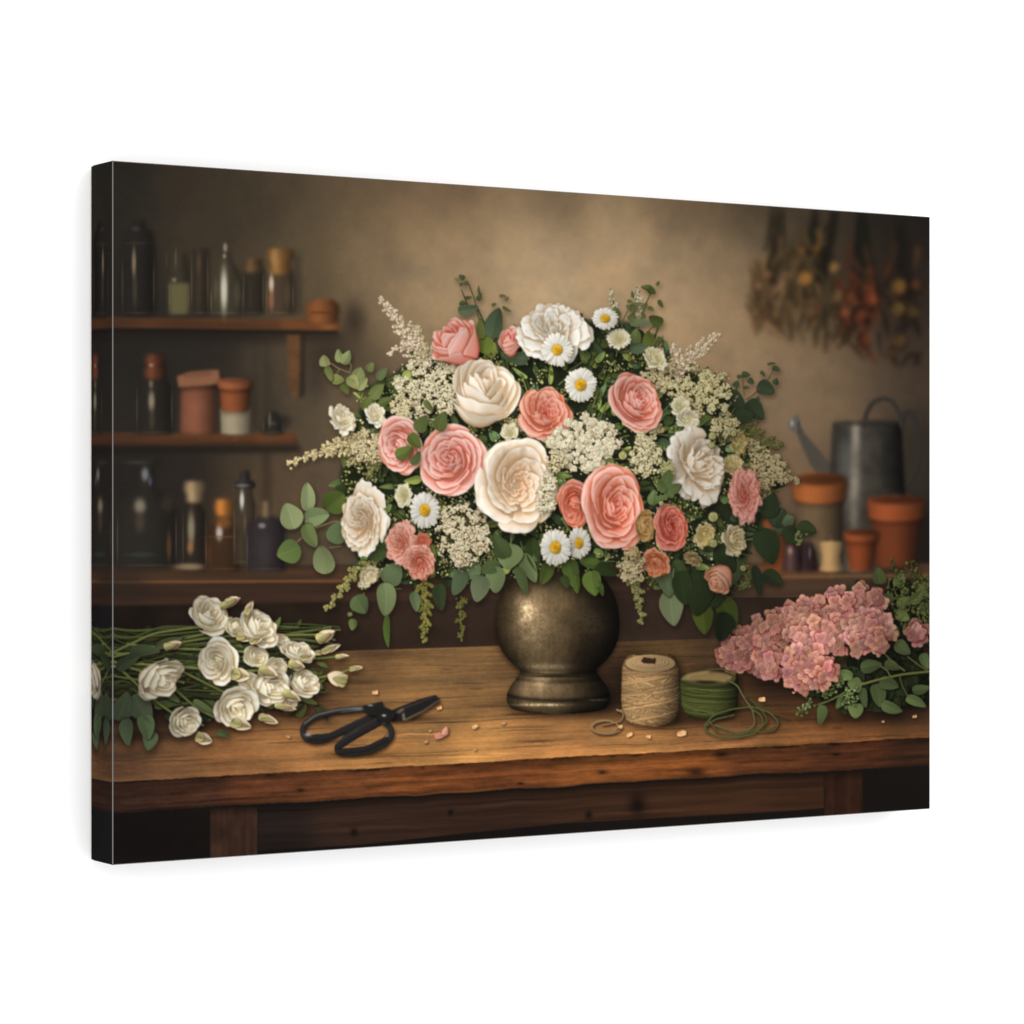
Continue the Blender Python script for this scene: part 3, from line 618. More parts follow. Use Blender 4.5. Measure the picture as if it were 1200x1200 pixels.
    # scratches, grain cracks and pits
    for k in range(70):
        sx, st, ln = g1.uniform(140, 1080), g1.uniform(.15, .97), g1.uniform(6, 60)
        dd = np.abs(Y-(yb+st*(yf-yb))-.6*np.sin((X-sx)/15))
        m = np.exp(-(dd/.55)**2)*np.clip(1-((X-sx)/ln)**2, 0, 1)
        c = c*(1-(.38 if k % 4 else -.30)*m)[..., None]
    al = np.clip((Y-yb)*S/1.6+.5, 0, 1)
    put(X0, Y0, c, al.astype(np.float32), tb)
    # front edge of the boards
    tf = (Y-yf)/(yl-yf)
    FC = [(140, 930, 52, 34, 26), (230, 930, 64, 40, 29), (300, 925, 92, 54, 33), (400, 920, 112, 66, 38), (500, 915, 122, 70, 36), (600, 910, 112, 64, 34), (700, 905, 128, 76, 38), (800, 900, 122, 70, 34), (900, 893, 94, 54, 30), (1000, 885, 78, 44, 26), (1085, 880, 54, 33, 22)]
    B = field(FC, X[::q, ::q], Y[::q, ::q], 34)/255; B = np.repeat(np.repeat(B, q, 0), q, 1)[:h, :w]
    G2 = look(fbm(300, 1600, 24, 330, 91, 5, .65), tf, X)*.34+fbm(h, w, 4, 12, 317, 3, .8)*.12+look(fbm(300, 1600, 40, 60, 93, 4), tf, X)*.3
    c2 = B*np.array([.97, .96, .95], np.float32)*(1+G2)[..., None]*(np.interp(tf, [0, .08, .3, .75, 1], [.62, .78, .98, 1.08, .75]))[..., None]
    ru = np.exp(-((tf-.05)/.05)**2)*np.clip(look(fbm(300, 1600, 200, 22, 95, 4), .5+0*t, X), 0, 1)*2
    c2 = c2*(1-.5*np.clip(ru, 0, 1)[..., None])
    for kx, ky, r in ((845, 884, 9), (706, 905, 6), (815, 905, 12), (352, 926, 5), (610, 918, 4), (980, 884, 5)):
        m = np.exp(-(((X-kx)/r)**2+((Y-ky)/(r*.42))**2)); c2 = c2*(1-.6*m)[..., None]
    al = (np.clip((Y-yf)*S+.5, 0, 1)*np.clip((yl-Y)*S+.5, 0, 1)).astype(np.float32)
    put(X0, Y0, c2, al, fr)
    # dark below, apron rail and legs
    und = item('printed_shade_under_bench', label='black shade below the bench boards')
    cu = np.array(C(21, 17, 15))*(1+.2*fbm(h, w, 80, 80, 97))[..., None]
    put(X0, Y0, cu, np.clip((Y-yl)*S+.5, 0, 1).astype(np.float32), und)
    ya0 = yl+1.5; ya1 = np.interp(X, [303, 420, 560, 660, 930, 975], [997, 990, 975, 965, 950, 946])
    m = (np.clip((Y-ya0)/3, 0, 1)*np.clip((ya1-Y)*S+.5, 0, 1)*np.clip((X-302), 0, 1)*np.clip(966-X, 0, 1)).astype(np.float32)
    ca = field([(310, 970, 34, 26, 23), (420, 965, 50, 34, 26), (560, 955, 52, 34, 25), (700, 945, 58, 37, 25), (850, 935, 60, 38, 24), (950, 930, 54, 33, 21)], X[::q, ::q], Y[::q, ::q], 40)/255
    ca = np.repeat(np.repeat(ca, q, 0), q, 1)[:h, :w]*(1+.4*look(fbm(300, 1600, 26, 260, 99, 4, .6), (Y-ya0)/45, X))[..., None]
    ca = ca*np.interp((Y-ya0), [0, 10, 30, 60], [.55, .95, 1.05, .95])[..., None]
    for kx, ky, r in ((747, 943, 10), (415, 975, 4), (528, 952, 3), (690, 955, 4)):
        ca = ca*(1-.6*np.exp(-(((X-kx)/r)**2+((Y-ky)/(r*1.2))**2)))[..., None]
    put(X0, Y0, ca, m, ap)
    for xa, xb, cc in ((246, 302, (58, 39, 29)), (966, 1011, (50, 29, 19))):
        lg = item('leg', tb)
        m = (np.clip((Y-ya0)/3, 0, 1)*np.clip((X-xa)*S, 0, 1)*np.clip((xb-X)*S, 0, 1)).astype(np.float32)
        n = fbm(h, w, 90*S, 5*S, int(xa), 4)*.25+fbm(h, w, 20*S, 14*S, int(xa)+3, 3)*.25
        put(X0, Y0, np.array(C(*cc))*(1+n)[..., None]*np.interp(Y-ya0, [0, 12, 60], [.55, 1, .9])[..., None], m, lg)
    # shade cast on the bench by what lies on it
    def cast(x, y, rx, ry, k): glow(x, y, rx, ry, C(24, 16, 11), k, None, 2.4)
    cast(672, 824, 80, 17, .85); cast(736, 800, 48, 28, .72); cast(782, 843, 46, 10, .65); cast(838, 830, 44, 13, .6); cast(860, 845, 60, 12, .35)
    cast(190, 825, 80, 34, .78); cast(250, 845, 90, 16, .55); cast(330, 820, 60, 18, .45); cast(420, 799, 26, 4, .35); cast(950, 800, 110, 26, .72); cast(1040, 820, 70, 28, .75); cast(1000, 842, 90, 8, .4); cast(165, 862, 50, 7, .5); cast(450, 768, 60, 5, .25)

    # ---- bunch of white lisianthus at the left
    gl = np.random.default_rng(12)
    lb = item('printed_cut_stems', label='green leafy stems of the cut white bunch')
    L = Layer(95, 690, 420, 885)
    for k in range(85):
        y0 = gl.uniform(728, 835); x1, y1 = gl.uniform(200, 400), 0
        y1 = 770+(y0-780)*.9+gl.normal(0, 12)+(x1-250)*gl.uniform(-.05, .14); y1 = np.clip(y1, 735, 838)
        c = C(80, 94, 50) if k % 3 else C(128, 134, 76); c = c*gl.uniform(.45, 1.1)
        stem(L, [(96, y0-gl.uniform(-6, 18)), (150, (y0*1.2+775*.8)/2+gl.normal(0, 5)), (x1-50, (y0+y1)/2+gl.normal(0, 5)), (x1, y1)], gl.uniform(.8, 1.7), c, gl.uniform(-6, 3))
    for (a, b_, c_, d_) in (((132, 765), (180, 742), (230, 735), (262, 737)), ((132, 770), (190, 757), (240, 748), (275, 745)), ((132, 792), (200, 803), (230, 830), (250, 840)), ((140, 783), (180, 820), (215, 845), (238, 850)), ((132, 775), (175, 790), (195, 795), (215, 800)), ((150, 755), (200, 760), (260, 762), (300, 765)), ((200, 780), (240, 800), (270, 815), (290, 830)), ((330, 745), (350, 744), (372, 744), (392, 750)), ((330, 800), (370, 795), (395, 790), (415, 783)), ((345, 768), (370, 772), (390, 770), (400, 769))):
        stem(L, [a, b_, c_, d_], 1.5, C(120, 130, 70)*gl.uniform(.8, 1.05), 4)
    for k in range(120):
        x, y = gl.uniform(98, 300), gl.uniform(738, 845); y = y if x < 240 else min(y, 825)
        leaf(L, x, y, gl.uniform(8, 18), gl.uniform(3, 6), gl.choice([-20, 0, 20, -40, 40, 160, -70])+gl.normal(0, 14), C(60, 76, 46)*gl.uniform(.5, 1.15), gl.uniform(-7, 1), seed=k)
    for k in range(110):
        x, y = gl.uniform(215, 380), gl.uniform(735, 835)
        leaf(L, x, y, gl.uniform(6, 13), gl.uniform(3, 5), gl.uniform(-60, 60), C(84, 98, 56)*gl.uniform(.45, 1.15), gl.uniform(-7, 1), seed=k+300)
    for x, y, a, b_, an, c in ((145, 828, 18, 12, 70, (66, 80, 60)), (166, 832, 20, 14, -60, (72, 86, 66)), (120, 835, 18, 9, -80, (58, 76, 52)), (148, 858, 16, 8, -85, (74, 92, 70)), (172, 852, 15, 10, -80, (82, 104, 72)), (176, 868, 12, 9, -95, (88, 112, 84)), (118, 858, 14, 7, -85, (70, 94, 62)), (198, 752, 17, 5, 20, (74, 86, 56)), (170, 762, 18, 7, 0, (60, 74, 52)), (150, 775, 16, 7, 30, (54, 68, 48)), (200, 815, 14, 5, -40, (82, 96, 64)), (240, 830, 16, 5, -30, (76, 92, 58)), (262, 860, 8, 4, -20, (60, 76, 52)), (322, 735, 14, 4, 55, (96, 112, 62)), (390, 758, 10, 3, 10, (90, 106, 60))):
        leaf(L, x, y, a, b_, an, C(*c), 7, seed=int(x))
    L.resolve(lb, ao=.5, aor=(2, 6), sh=.4, shl=12, drop=(2, 4, 4, .6), gain=1.2)
    gw = 'cut white blossoms lying on the bench in the picture'
    wh = (C(248, 241, 222), C(253, 249, 238), C(226, 214, 168))
    wh2 = (C(240, 232, 206), C(248, 243, 226), C(214, 204, 152))
    for k, (x, y, rx, ry, az, ti, lb_) in enumerate([(330, 752, 11, 10, 40, 50, 'pale blossom half hidden at the right of the upper row'), (292, 800, 13, 12, 200, 40, 'pale blossom between the round one and the front row'), (338, 822, 12, 10, 340, 50, 'pale blossom under the folded white one'), (300, 769, 15, 13, 30, 30, 'half hidden white blossom in the middle of the cut bunch'), (324, 782, 13, 12, 0, 30, 'pale blossom behind the cut bunch front row'), (245, 722, 24, 24, 60, 45, 'white blossom at the top of the cut bunch'), (276, 735, 13, 12, 10, 60, 'pale blossom tucked beside the topmost white one'), (304, 737, 22, 23, 40, 55, 'white blossom with a pointed petal in the upper row'), (349, 764, 21, 13, 60, 55, 'flat white blossom at the right of the cut bunch'),
                                                    (256, 775, 24, 29, 190, 30, 'round open white blossom facing left'), (189, 796, 27, 25, 330, 60, 'white blossom furthest left in the cut bunch'), (357, 801, 18, 17, 20, 50, 'small white blossom near the shears'), (317, 804, 23, 24, 350, 50, 'white blossom with a folded side petal'), (277, 828, 27, 24, 300, 35, 'large ruffled white blossom in the front row'), (217, 846, 19, 18, 330, 40, 'small white blossom on the bench nearest the front')]):
        i = item('printed_white_blossom', label=lb_, group=gw)
        flower(i, x, y, rx, ry, LISI, wh if rx > 16 else wh2, az, ti, seed=50+k, ruffle=.045, notch=.035, drop=(2.5, 4, 4, .55), sq=.3, gain=1.10, ao=.50, amb=.74)
    def buds(items, idn, col=(196, 198, 140), tip=(238, 234, 206)):
        L = Layer(95, 660, 440, 890)
        for k, (x, y, ln, wd, an) in enumerate(items):
            leaf(L, x, y, ln, wd, an, C(*tip), 6, seed=k, p=.8, vein=0, bend=.05, fold=.6)
            a = math.radians(an); leaf(L, x-math.cos(a)*ln*.5, y+math.sin(a)*ln*.5, ln*.55, wd*.9, an, C(*col), 8, seed=k, vein=.02, fold=.5)
            leaf(L, x-math.cos(a)*ln*.2+1, y+math.sin(a)*ln*.2+1, ln*.7, wd*.4, an+8, C(*col)*.8, 8.5, seed=k, vein=.02)
        L.resolve(idn, ao=.5, aor=(1.2, 3), sh=.4, shl=6, drop=(1.5, 3, 2.5, .5))
    bd = item('printed_flower_bud', label='pale green buds scattered through the cut white bunch', kind='stuff')
    buds([(270, 706, 13, 5, 25), (292, 712, 9, 4, 60), (272, 703, 8, 4, 20), (203, 756, 11, 5, 15), (287, 747, 10, 5, -10), (300, 750, 8, 4, 20), (315, 788, 12, 7, -20), (282, 791, 11, 8, -10), (239, 866, 10, 7, -20), (315, 843, 12, 5, -20), (335, 829, 13, 4, -12), (395, 795, 12, 9, 160), (374, 765, 5, 3, 0), (417, 783, 8, 3, 10), (401, 769, 8, 3, 5), (283, 849, 12, 7, -15), (342, 816, 12, 6, -25), (382, 745, 12, 7, 25), (360, 770, 7, 4, 10), (388, 760, 12, 4, 22), (348, 780, 10, 6, -15)], bd)

    # ---- pink hydrangea bunch and its greens at the right
    gg = np.random.default_rng(23)
    hg = item('printed_cut_greens', label='leafy green sprigs lying at the right edge of the bench')
    L = Layer(925, 645, 1100, 855)
    for k in range(150):
        x, y = gg.uniform(985, 1100), gg.uniform(690, 830)
        leaf(L, x, y, gg.uniform(6, 14), gg.uniform(4, 8), gg.uniform(-180, 180), C(50, 62, 34)*gg.uniform(.3, .95), gg.uniform(-9, -2), seed=k)
    for k in range(60):
        x, y = gg.uniform(950, 1090), gg.uniform(780, 822)
        leaf(L, x, y, gg.uniform(6, 12), gg.uniform(4, 7), gg.uniform(-180, 180), C(46, 60, 34)*gg.uniform(.4, .95), gg.uniform(-9, -2), seed=k+80)
    for k in range(34):
        x, y = gg.uniform(1022, 1095), gg.uniform(655, 700); b0 = (x+gg.normal(6, 8), y+gg.uniform(20, 60))
        stem(L, [b0, ((b0[0]+x)/2+2, (b0[1]+y)/2), (x, y)], .7, C(104, 108, 58), -1)
        n = 9; q = np.linspace(0, 1, n); blobs(L, b0[0]+(x-b0[0])*q+gg.normal(0, 3, n), b0[1]+(y-b0[1])*q+gg.normal(0, 2.5, n), gg.uniform(0, 3, n), gg.uniform(1, 2.2, n), C(112, 118, 60)*gg.uniform(.6, 1.05, n)[:, None])
    for x, y, a, b_, an in ((1030, 675, 10, 8, 100), (1055, 680, 9, 7, 60), (1060, 705, 10, 6, 30), (1075, 700, 11, 6, 40), (1082, 690, 9, 6, 70), (1040, 700, 8, 5, 150), (1085, 712, 8, 6, 10), (1058, 722, 9, 7, -30), (1075, 735, 12, 8, -10), (1048, 740, 9, 7, -40)):
        leaf(L, x, y, a, b_, an, C(96, 114, 66)*gg.uniform(.75, 1.05), 3, seed=int(x))
    stem(L, [(1010, 802), (1035, 795), (1060, 790), (1100, 786)], 1.5, C(116, 116, 60), 3); stem(L, [(1033, 762), (1045, 775), (1060, 786)], 1.2, C(104, 104, 56), 3); stem(L, [(1064, 770), (1080, 782), (1095, 790)], 1.1, C(92, 94, 52), 3)
    stem(L, [(1054, 792), (1058, 805), (1066, 820)], 1, C(84, 88, 50), 2); stem(L, [(1028, 778), (1040, 786), (1044, 794)], 1, C(104, 104, 56), 3)
    for x, y, a, b_, an in ((1021, 780, 13, 8, 10), (1046, 780, 10, 6, -20), (1042, 801, 12, 8, -15), (1030, 815, 14, 9, -80), (1045, 830, 13, 7, -20), (1003, 803, 9, 8, -60), (1003, 833, 9, 9, -90), (1012, 818, 12, 5, -80), (963, 838, 12, 6, -100), (1074, 822, 13, 6, -25), (1080, 808, 11, 6, 10), (1058, 760, 11, 8, -40), (1084, 775, 10, 6, -70), (990, 790, 10, 6, 160), (985, 823, 9, 5, -120), (970, 800, 8, 5, 40)):
        leaf(L, x, y, a, b_, an, C(92, 112, 70)*gg.uniform(.7, 1.05), 4, seed=int(x)+7)
    for x, y in ((985, 800), (975, 808), (968, 814), (995, 812), (1000, 820), (980, 795), (945, 825), (943, 832), (990, 823)):
        n = 16; blobs(L, x+gg.normal(0, 4, n), y+gg.normal(0, 3.5, n), gg.uniform(4, 9, n), gg.uniform(1, 2, n), C(128, 146, 88)*gg.uniform(.65, 1.05, n)[:, None])
    stem(L, [(1010, 800), (975, 820), (942, 832)], 1, C(96, 104, 58), 2)
    L.resolve(hg, ao=.5, aor=(2, 6), sh=.4, shl=10, drop=(1, 4, 4, .5), sat=(.9, 1, 1.2), gain=1.4)
    def hyd(idn, x, y, rx, ry, n, seed, col, r=8.6):
        g = np.random.default_rng(seed); L = Layer(x-rx-9, y-ry-9, x+rx+9, y+ry+9)
        for k in range(n):
            q = math.sqrt((k+.5)/n); a = k*2.39996+g.normal(0, .2); px, py = q*math.cos(a), q*math.sin(a)
            z = 11*(1-q*q)+g.uniform(-3, 3); R = rot(g.uniform(0, 360), g.uniform(5, 50)); a0 = g.uniform(0, 1.6); cc = (C(*col)*.66+C(250, 190, 172)*.40)*g.uniform(.80, 1.10)*np.array([1, g.uniform(.93, 1.06), g.uniform(.88, 1.0)])
            for j in range(4):
                nu, nv = 26, 26; u = np.linspace(-1, 1, nu)[None]; v = np.linspace(0, 1, nv)[:, None]
                wd = np.sin(np.pi*np.clip(v*.84+.04, 0, 1))**.6*.52*(1+.10*np.sin(8*v+j+k)); rr = v*(1-.14*u*u)
                aj = a0+j*1.5708; off = u*wd
                P = np.stack([rr*np.cos(aj)-off*np.sin(aj), rr*np.sin(aj)+off*np.cos(aj), .18*np.sin(v*3)-.12*u*u+.03*np.sin(u*7+j)+0*rr], -1)@R.T*r*g.uniform(.9, 1.1)
                t = v[..., None]+0*P[..., :1]
                L.surf(P+np.array([x+px*rx, y+py*ry, z]), cc*(.84+.18*t)*(1-.08*(1-t)), amb=.70)
            blobs(L, [x+px*rx], [y+py*ry], [z+1.2], [.7], C(206, 150, 120))
        L.resolve(idn, ao=.42, aor=(1.8, 5), sh=.20, shl=7, drop=(2, 4, 4, .5), sat=(.5, 1.1, 1.1), gain=1.22, soft=.2)
    gh = 'pink hydrangea heads lying on the bench in the picture'
    for k, (x, y, rx, ry, n, col, lb_) in enumerate([(1075, 742, 12, 11, 12, (196, 134, 128), 'small pink head among the greens'), (1012, 708, 24, 20, 34, (204, 142, 138), 'pink hydrangea head at the top of the bunch'), (980, 712, 26, 22, 38, (206, 144, 140), 'pink hydrangea head near the top centre'), (870, 762, 28, 26, 44, (186, 122, 120), 'shaded pink hydrangea head furthest left'), (905, 738, 25, 22, 36, (190, 126, 122), 'pink hydrangea head in the back left'), (900, 778, 16, 18, 20, (196, 132, 128), 'small pink hydrangea head in front of the left ones'),
                                                    (940, 724, 24, 20, 34, (204, 138, 132), 'pink hydrangea head in the middle row'), (948, 748, 26, 24, 40, (218, 158, 150), 'light pink hydrangea head in the centre'), (977, 745, 20, 22, 26, (212, 144, 140), 'pink hydrangea head right of the centre'), (1018, 738, 30, 22, 44, (224, 164, 158), 'broad light pink hydrangea head at the right'), (1008, 755, 12, 12, 12, (206, 146, 138), 'small pink cluster under the broad head'), (1030, 752, 12, 12, 12, (186, 122, 112), 'small dusky pink cluster at the lower right'), (945, 782, 28, 28, 54, (228, 156, 154), 'brightest pink hydrangea head at the front'), (968, 788, 12, 14, 12, (204, 132, 126), 'small pink cluster beside the front head')]):
        i = item('printed_hydrangea', label=lb_, group=gh); hyd(i, x, y, rx, ry, max(6, int(n*.72)), 300+k, col)

    # ---- vase
    va = item('printed_vase', label='round aged bronze vase on a stepped foot')
    def metal(cx, prof, idn, seed, hl, el=.1, base=(100, 82, 58)):
        p = np.array(prof, float); R = p[:, 1].max(); y0, y1 = p[0, 0], p[-1, 0]
        X0, Y0, X, Y = patch(cx-R-3, y0-R*el-3, cx+R+3, y1+p[-1, 1]*el+4); h, w = X.shape
        # samples follow the turned form: undo the curve of each ring
        rr = np.interp(Y, p[:, 0], p[:, 1]); nx = np.clip((X-cx)/(rr+1e-3), -1, 1)
        Yc = Y-el*rr*np.sqrt(1-nx*nx)*.9+el*rr*.0
        rb = np.interp(Yc, p[:, 0], p[:, 1])
        inside = (Y <= y1+el*p[-1, 1]*np.sqrt(np.clip(1-((X-cx)/p[-1, 1])**2, 0, 1))) & (Y >= y0)
        sil = np.interp(Y, np.r_[p[:, 0], y1+el*p[-1, 1]*.5], np.r_[p[:, 1], p[-1, 1]*.97]); sil = np.where(Y > y1, p[-1, 1]*np.sqrt(np.clip(1-((Y-y1)/(el*p[-1, 1]+1e-3))**2, 0, 1)), sil)
        a = np.clip((sil-np.abs(X-cx))*S+.5, 0, 1)*(Y >= y0)
        q = np.clip((X-cx)/(sil+1e-3), -1, 1)
        slope = np.interp(Yc, p[:, 0], np.gradient(p[:, 1], p[:, 0]))
        ny = np.clip(slope/np.sqrt(1+slope**2), -1, 1)          # + : faces down where radius shrinks
        up = ny
        sh = .60*(1-.90*np.clip(q+.02, 0, 1)**.95)*(1-.55*np.clip(-q-.70, 0, 1)*3.2)
        sh = sh*(1+.42*up)
        sh = sh+.30*np.exp(-((q+.42)/.30)**2)*(.6+.8*np.clip(up+.25, 0, 1)) + .08*np.exp(-((q-.12)/.2)**2)
        pt = fbm(h, w, 30, 34, seed, 5, .62); ft = fbm(h, w, 3.5, 3.5, seed+5, 3, .8); vt = fbm(h, w, 26, 5, seed+9, 3)
        sh = sh*(1+.30*pt+.09*ft+.10*vt)
        c = np.array(C(*base))*1.35*np.clip(sh, .05, 3)[..., None]**np.array([1.0, 1.03, 1.1])
        for hx, hy, rx, ry, k in hl:
            m = k*np.exp(-((X-hx)/rx)**2-((Y-hy)/ry)**2)*(1+.6*ft+.5*pt); c = c+m[..., None]*np.array(C(184, 168, 138))
        return X0, Y0, c, (a*inside).astype(np.float32)
    ft_ = item('foot', va)
    R = metal(654.5, [(782, 45), (788, 45), (792, 47.5), (797, 51), (802, 55), (808, 58.5), (814, 60.3), (819, 60.8), (824, 59.5), (828, 57)], ft_, 205, [(636, 799, 12, 4.5, .40), (634, 826, 28, 1.6, .62), (697, 820, 12, 1.3, .34)], el=.15)
    c_ = R[2]; X0_, Y0_ = R[0], R[1]; yy_ = (np.arange(c_.shape[0])[:, None]+Y0_+.5)/S+OY; xx_ = (np.arange(c_.shape[1])[None]+X0_+.5)/S+OX
    cv = yy_-9*np.sqrt(np.clip(1-((xx_-654.5)/61)**2, 0, 1))
    c_ *= (1-.55*np.exp(-((cv-812)/2.6)**2)-.35*np.exp(-((cv-790)/2.5)**2)-.35*np.clip((cv-820)/9, 0, 1))[..., None]
    put(*R, ft_, (3, 2, 4, .5))
    prof = [(662, 38), (672, 50), (682, 58), (695, 65.5), (710, 70.5), (725, 72.3), (737, 72.5), (748, 71), (757, 68), (765, 63.8), (772, 58.5), (778, 52.5), (784, 46), (787, 43)]
    R = metal(653.5, prof, va, 207, [(616, 717, 9, 12, .50), (622, 728, 16, 22, .22), (640, 781, 26, 3.5, .22), (690, 728, 17, 16, .10), (640, 748, 30, 14, .06)], el=.06)
    put(*R, va, (0, 3, 2.5, .55))
    glow(652, 792.5, 36, 1.2, C(24, 18, 12), .7, None, 4); glow(640, 788, 20, 1.3, C(160, 138, 100), .35)
    glow(651, 684, 10, 5, C(150, 128, 92), .4); 
    glow(640, 668, 70, 24, C(20, 18, 12), .75, None, 3); glow(708, 700, 22, 30, C(18, 15, 11), .5)

    # ---- the bouquet: greenery first
    gb_ = np.random.default_rng(99)
    bq = item('printed_bouquet', label='dark green foliage mass of the domed bouquet', kind='stuff')
    HULL = [(392, 560), (404, 520), (420, 470), (452, 440), (470, 425), (505, 405), (535, 400), (560, 395), (600, 392), (640, 370), (690, 370), (740, 372), (768, 400), (800, 425), (840, 440), (868, 470), (885, 510), (915, 560), (905, 600), (885, 640), (870, 680), (850, 705), (815, 700), (790, 690), (760, 685), (735, 668), (700, 668), (640, 664), (600, 678), (560, 690), (530, 690), (500, 680), (470, 680), (440, 690), (415, 660), (398, 610)]
    X0, Y0, X, Y = patch(370, 340, 940, 780); h, w = X.shape
    m = inpoly(HULL, X, Y); m2 = gb(m.astype(np.float32), 9)
    put(X0, Y0, np.array(C(34, 40, 24))*(1+.3*fbm(h, w, 20, 20, 5))[..., None], np.clip(m2*3-1.9, 0, 1), bq)
    L = Layer(370, 340, 940, 770)
    hull = np.array(HULL)
    def rp(n):
        o = []
        while len(o) < n:
            x, y = gb_.uniform(385, 925), gb_.uniform(370, 712)
            if inpoly(HULL, np.array([[x]]), np.array([[y]]))[0, 0]: o.append((x, y))
        return o
    cols = [(58, 74, 40), (44, 58, 34), (72, 88, 50), (50, 66, 46), (86, 98, 52), (40, 52, 32)]
    for k, (x, y) in enumerate(rp(1000)):
        c = C(*cols[gb_.integers(6)])*(gb_.uniform(.55, 1.35) if k % 6 else gb_.uniform(1.3, 1.8)); a = math.degrees(math.atan2(-(y-560), x-650))+gb_.normal(0, 45)
        leaf(L, x, y, gb_.uniform(5, 13), gb_.uniform(2.5, 6), a, c, gb_.uniform(-16, -4), seed=k, dens=.8)
    for k, (x, y) in enumerate(rp(190)):
        a = math.atan2(-(y-580), x-650)+gb_.normal(0, .5); ln = gb_.uniform(10, 24)
        stem(L, [(x, y), (x+math.cos(a)*ln, y-math.sin(a)*ln)], gb_.uniform(.6, 1.1), C(96, 106, 62)*gb_.uniform(.5, 1.05), gb_.uniform(-6, -1))
    for k, (x, y) in enumerate(rp(330)):      # little buds and filler
        n = 9; blobs(L, x+gb_.normal(0, 4.5, n), y+gb_.normal(0, 4.5, n), gb_.uniform(-6, 1, n), gb_.uniform(.8, 1.8, n), C(*[(150, 150, 92), (120, 128, 70), (190, 184, 136)][gb_.integers(3)])*gb_.uniform(.55, 1.0, n)[:, None])
    L.resolve(bq, ao=.55, aor=(2.2, 7), sh=.42, shl=12, drop=(2, 5, 6, .25), sat=(.9, 1, 1.15), gain=1.45)

    # plumes behind
    CR = (238, 216, 184)
    def pl(label, *a, name='printed_plume', **k):
        i = item(name, bq, label); plume(i, *a, **k)
    pl('cream feathery plume rising at the upper left', [(505, 432), (486, 405), (468, 378), (444, 349)], 22, 330, 1, CR, drop=(0, 0, 1, 0))
    pl('short cream plume beside the upper left rose', [(500, 425), (492, 405), (489, 380)], 11, 120, 2, (218, 200, 158), drop=(0, 0, 1, 0))
    pl('low cream plume left of the white umbel', [(492, 402), (475, 405), (453, 415)], 9, 90, 3, CR, drop=(0, 0, 1, 0))
    pl('feathery cream plume at the upper right', [(775, 455), (800, 425), (820, 410), (842, 391)], 20, 300, 4, (234, 210, 176), drop=(0, 0, 1, 0))
    pl('short cream plume near the upper right plume', [(800, 440), (793, 420), (788, 402)], 9, 80, 5, (234, 210, 176), drop=(0, 0, 1, 0))
    pl('small cream spire at the top', [(722, 380), (720, 360), (715, 339)], 8, 80, 6, (222, 208, 170), drop=(0, 0, 1, 0))
    pl('small pale spire at the top right', [(752, 372), (750, 355), (746, 337)], 7, 70, 7, (222, 208, 170), drop=(0, 0, 1, 0))
    pl('cream plume reaching furthest left', [(440, 515), (410, 520), (380, 528), (336, 544)], 19, 300, 8, (232, 212, 160), r=1.8)
    pl('pale green plume under the left one', [(450, 520), (425, 528), (408, 548)], 12, 130, 9, (196, 186, 134))
    pl('olive plume by the cream peony', [(470, 500), (450, 530), (430, 560)], 16, 210, 10, (148, 148, 92))
    pl('green gold plume hanging at the lower left', [(440, 655), (415, 672), (400, 692), (381, 716)], 12, 150, 11, (178, 172, 104), r=1.9)
    pl('small green gold plume below the cream peony', [(445, 668), (430, 680), (424, 690)], 9, 70, 12, (188, 180, 116), r=1.9)
    pl('green gold plume hanging over the bench', [(494, 680), (499, 705), (498, 730), (496, 753)], 12, 170, 13, (150, 144, 72), r=1.9)
    pl('narrow green plume hanging left of the vase', [(541, 700), (540, 725), (541, 752)], 7, 80, 14, (124, 122, 62), r=1.5)
    pl('cream plume at the right side', [(868, 515), (890, 535), (912, 552), (938, 565)], 16, 230, 15, (206, 190, 138))
    pl('green spray at the right side', [(865, 490), (885, 505), (905, 520), (915, 523)], 13, 140, 16, (118, 118, 66))
    pl('pale spray under the right plume', [(870, 545), (890, 565), (905, 585)], 15, 150, 17, (168, 156, 104))
    pl('cream green plume hanging right of the vase', [(738, 672), (748, 695), (753, 732)], 10, 130, 18, (166, 164, 100), r=1.8)
    pl('little green spray at the lower right', [(868, 690), (880, 680), (872, 662)], 6, 36, 19, (140, 146, 82))

    # leaves that show as single leaves
    def lv(lst, label, dflt, idn=None, z=4, kind=None, **kw):
        L = Layer(310, 310, 970, 770); xs = []
        for q, e in enumerate(lst):
            x, y, a, b_, an = e[:5]; c = e[5] if len(e) > 5 else dflt
            leaf(L, x, y, a, b_, an, C(*c)*gb_.uniform(.94, 1.06), z+gb_.uniform(-1, 1), seed=q+int(x), **kw)
        for s_ in stems_: stem(L, s_[0], s_[1], C(*s_[2]), z-2)
        L.resolve(idn, ao=.4, aor=(1.5, 4), sh=.4, shl=7, drop=(2, 3.5, 3, .4), sat=(.9, 1, 1.1))
    EU = (128, 148, 104); ED = (62, 82, 48); MG = (92, 116, 58)
    stems_ = [([(420, 620), (395, 610), (366, 620), (345, 638)], 1.0, (138, 122, 86)), ([(360, 605), (363, 622)], .8, (138, 122, 86)), ([(400, 640), (385, 642), (380, 650)], .8, (130, 130, 84))]
    i = item('eucalyptus_sprig', bq, 'eucalyptus sprig with round pale leaves at the far left')
    lv([(341, 604.5, 16, 13.5, 110, (134, 152, 110)), (361, 582, 17, 8.5, 92, (140, 160, 116)), (371, 605, 15, 11, 15, (122, 144, 102)), (363, 628, 15, 8.5, -65, (112, 132, 84)), (338.5, 647, 14.5, 14, 200, (98, 122, 70)), (378.5, 656, 17, 12.5, 105, (134, 152, 108)), (393, 588, 14, 14, 40, (84, 106, 48)), (396, 624, 14, 12, 60, (96, 120, 84)), (405, 618, 12, 9, 120, (84, 106, 72))], '', EU, i, p=.75)
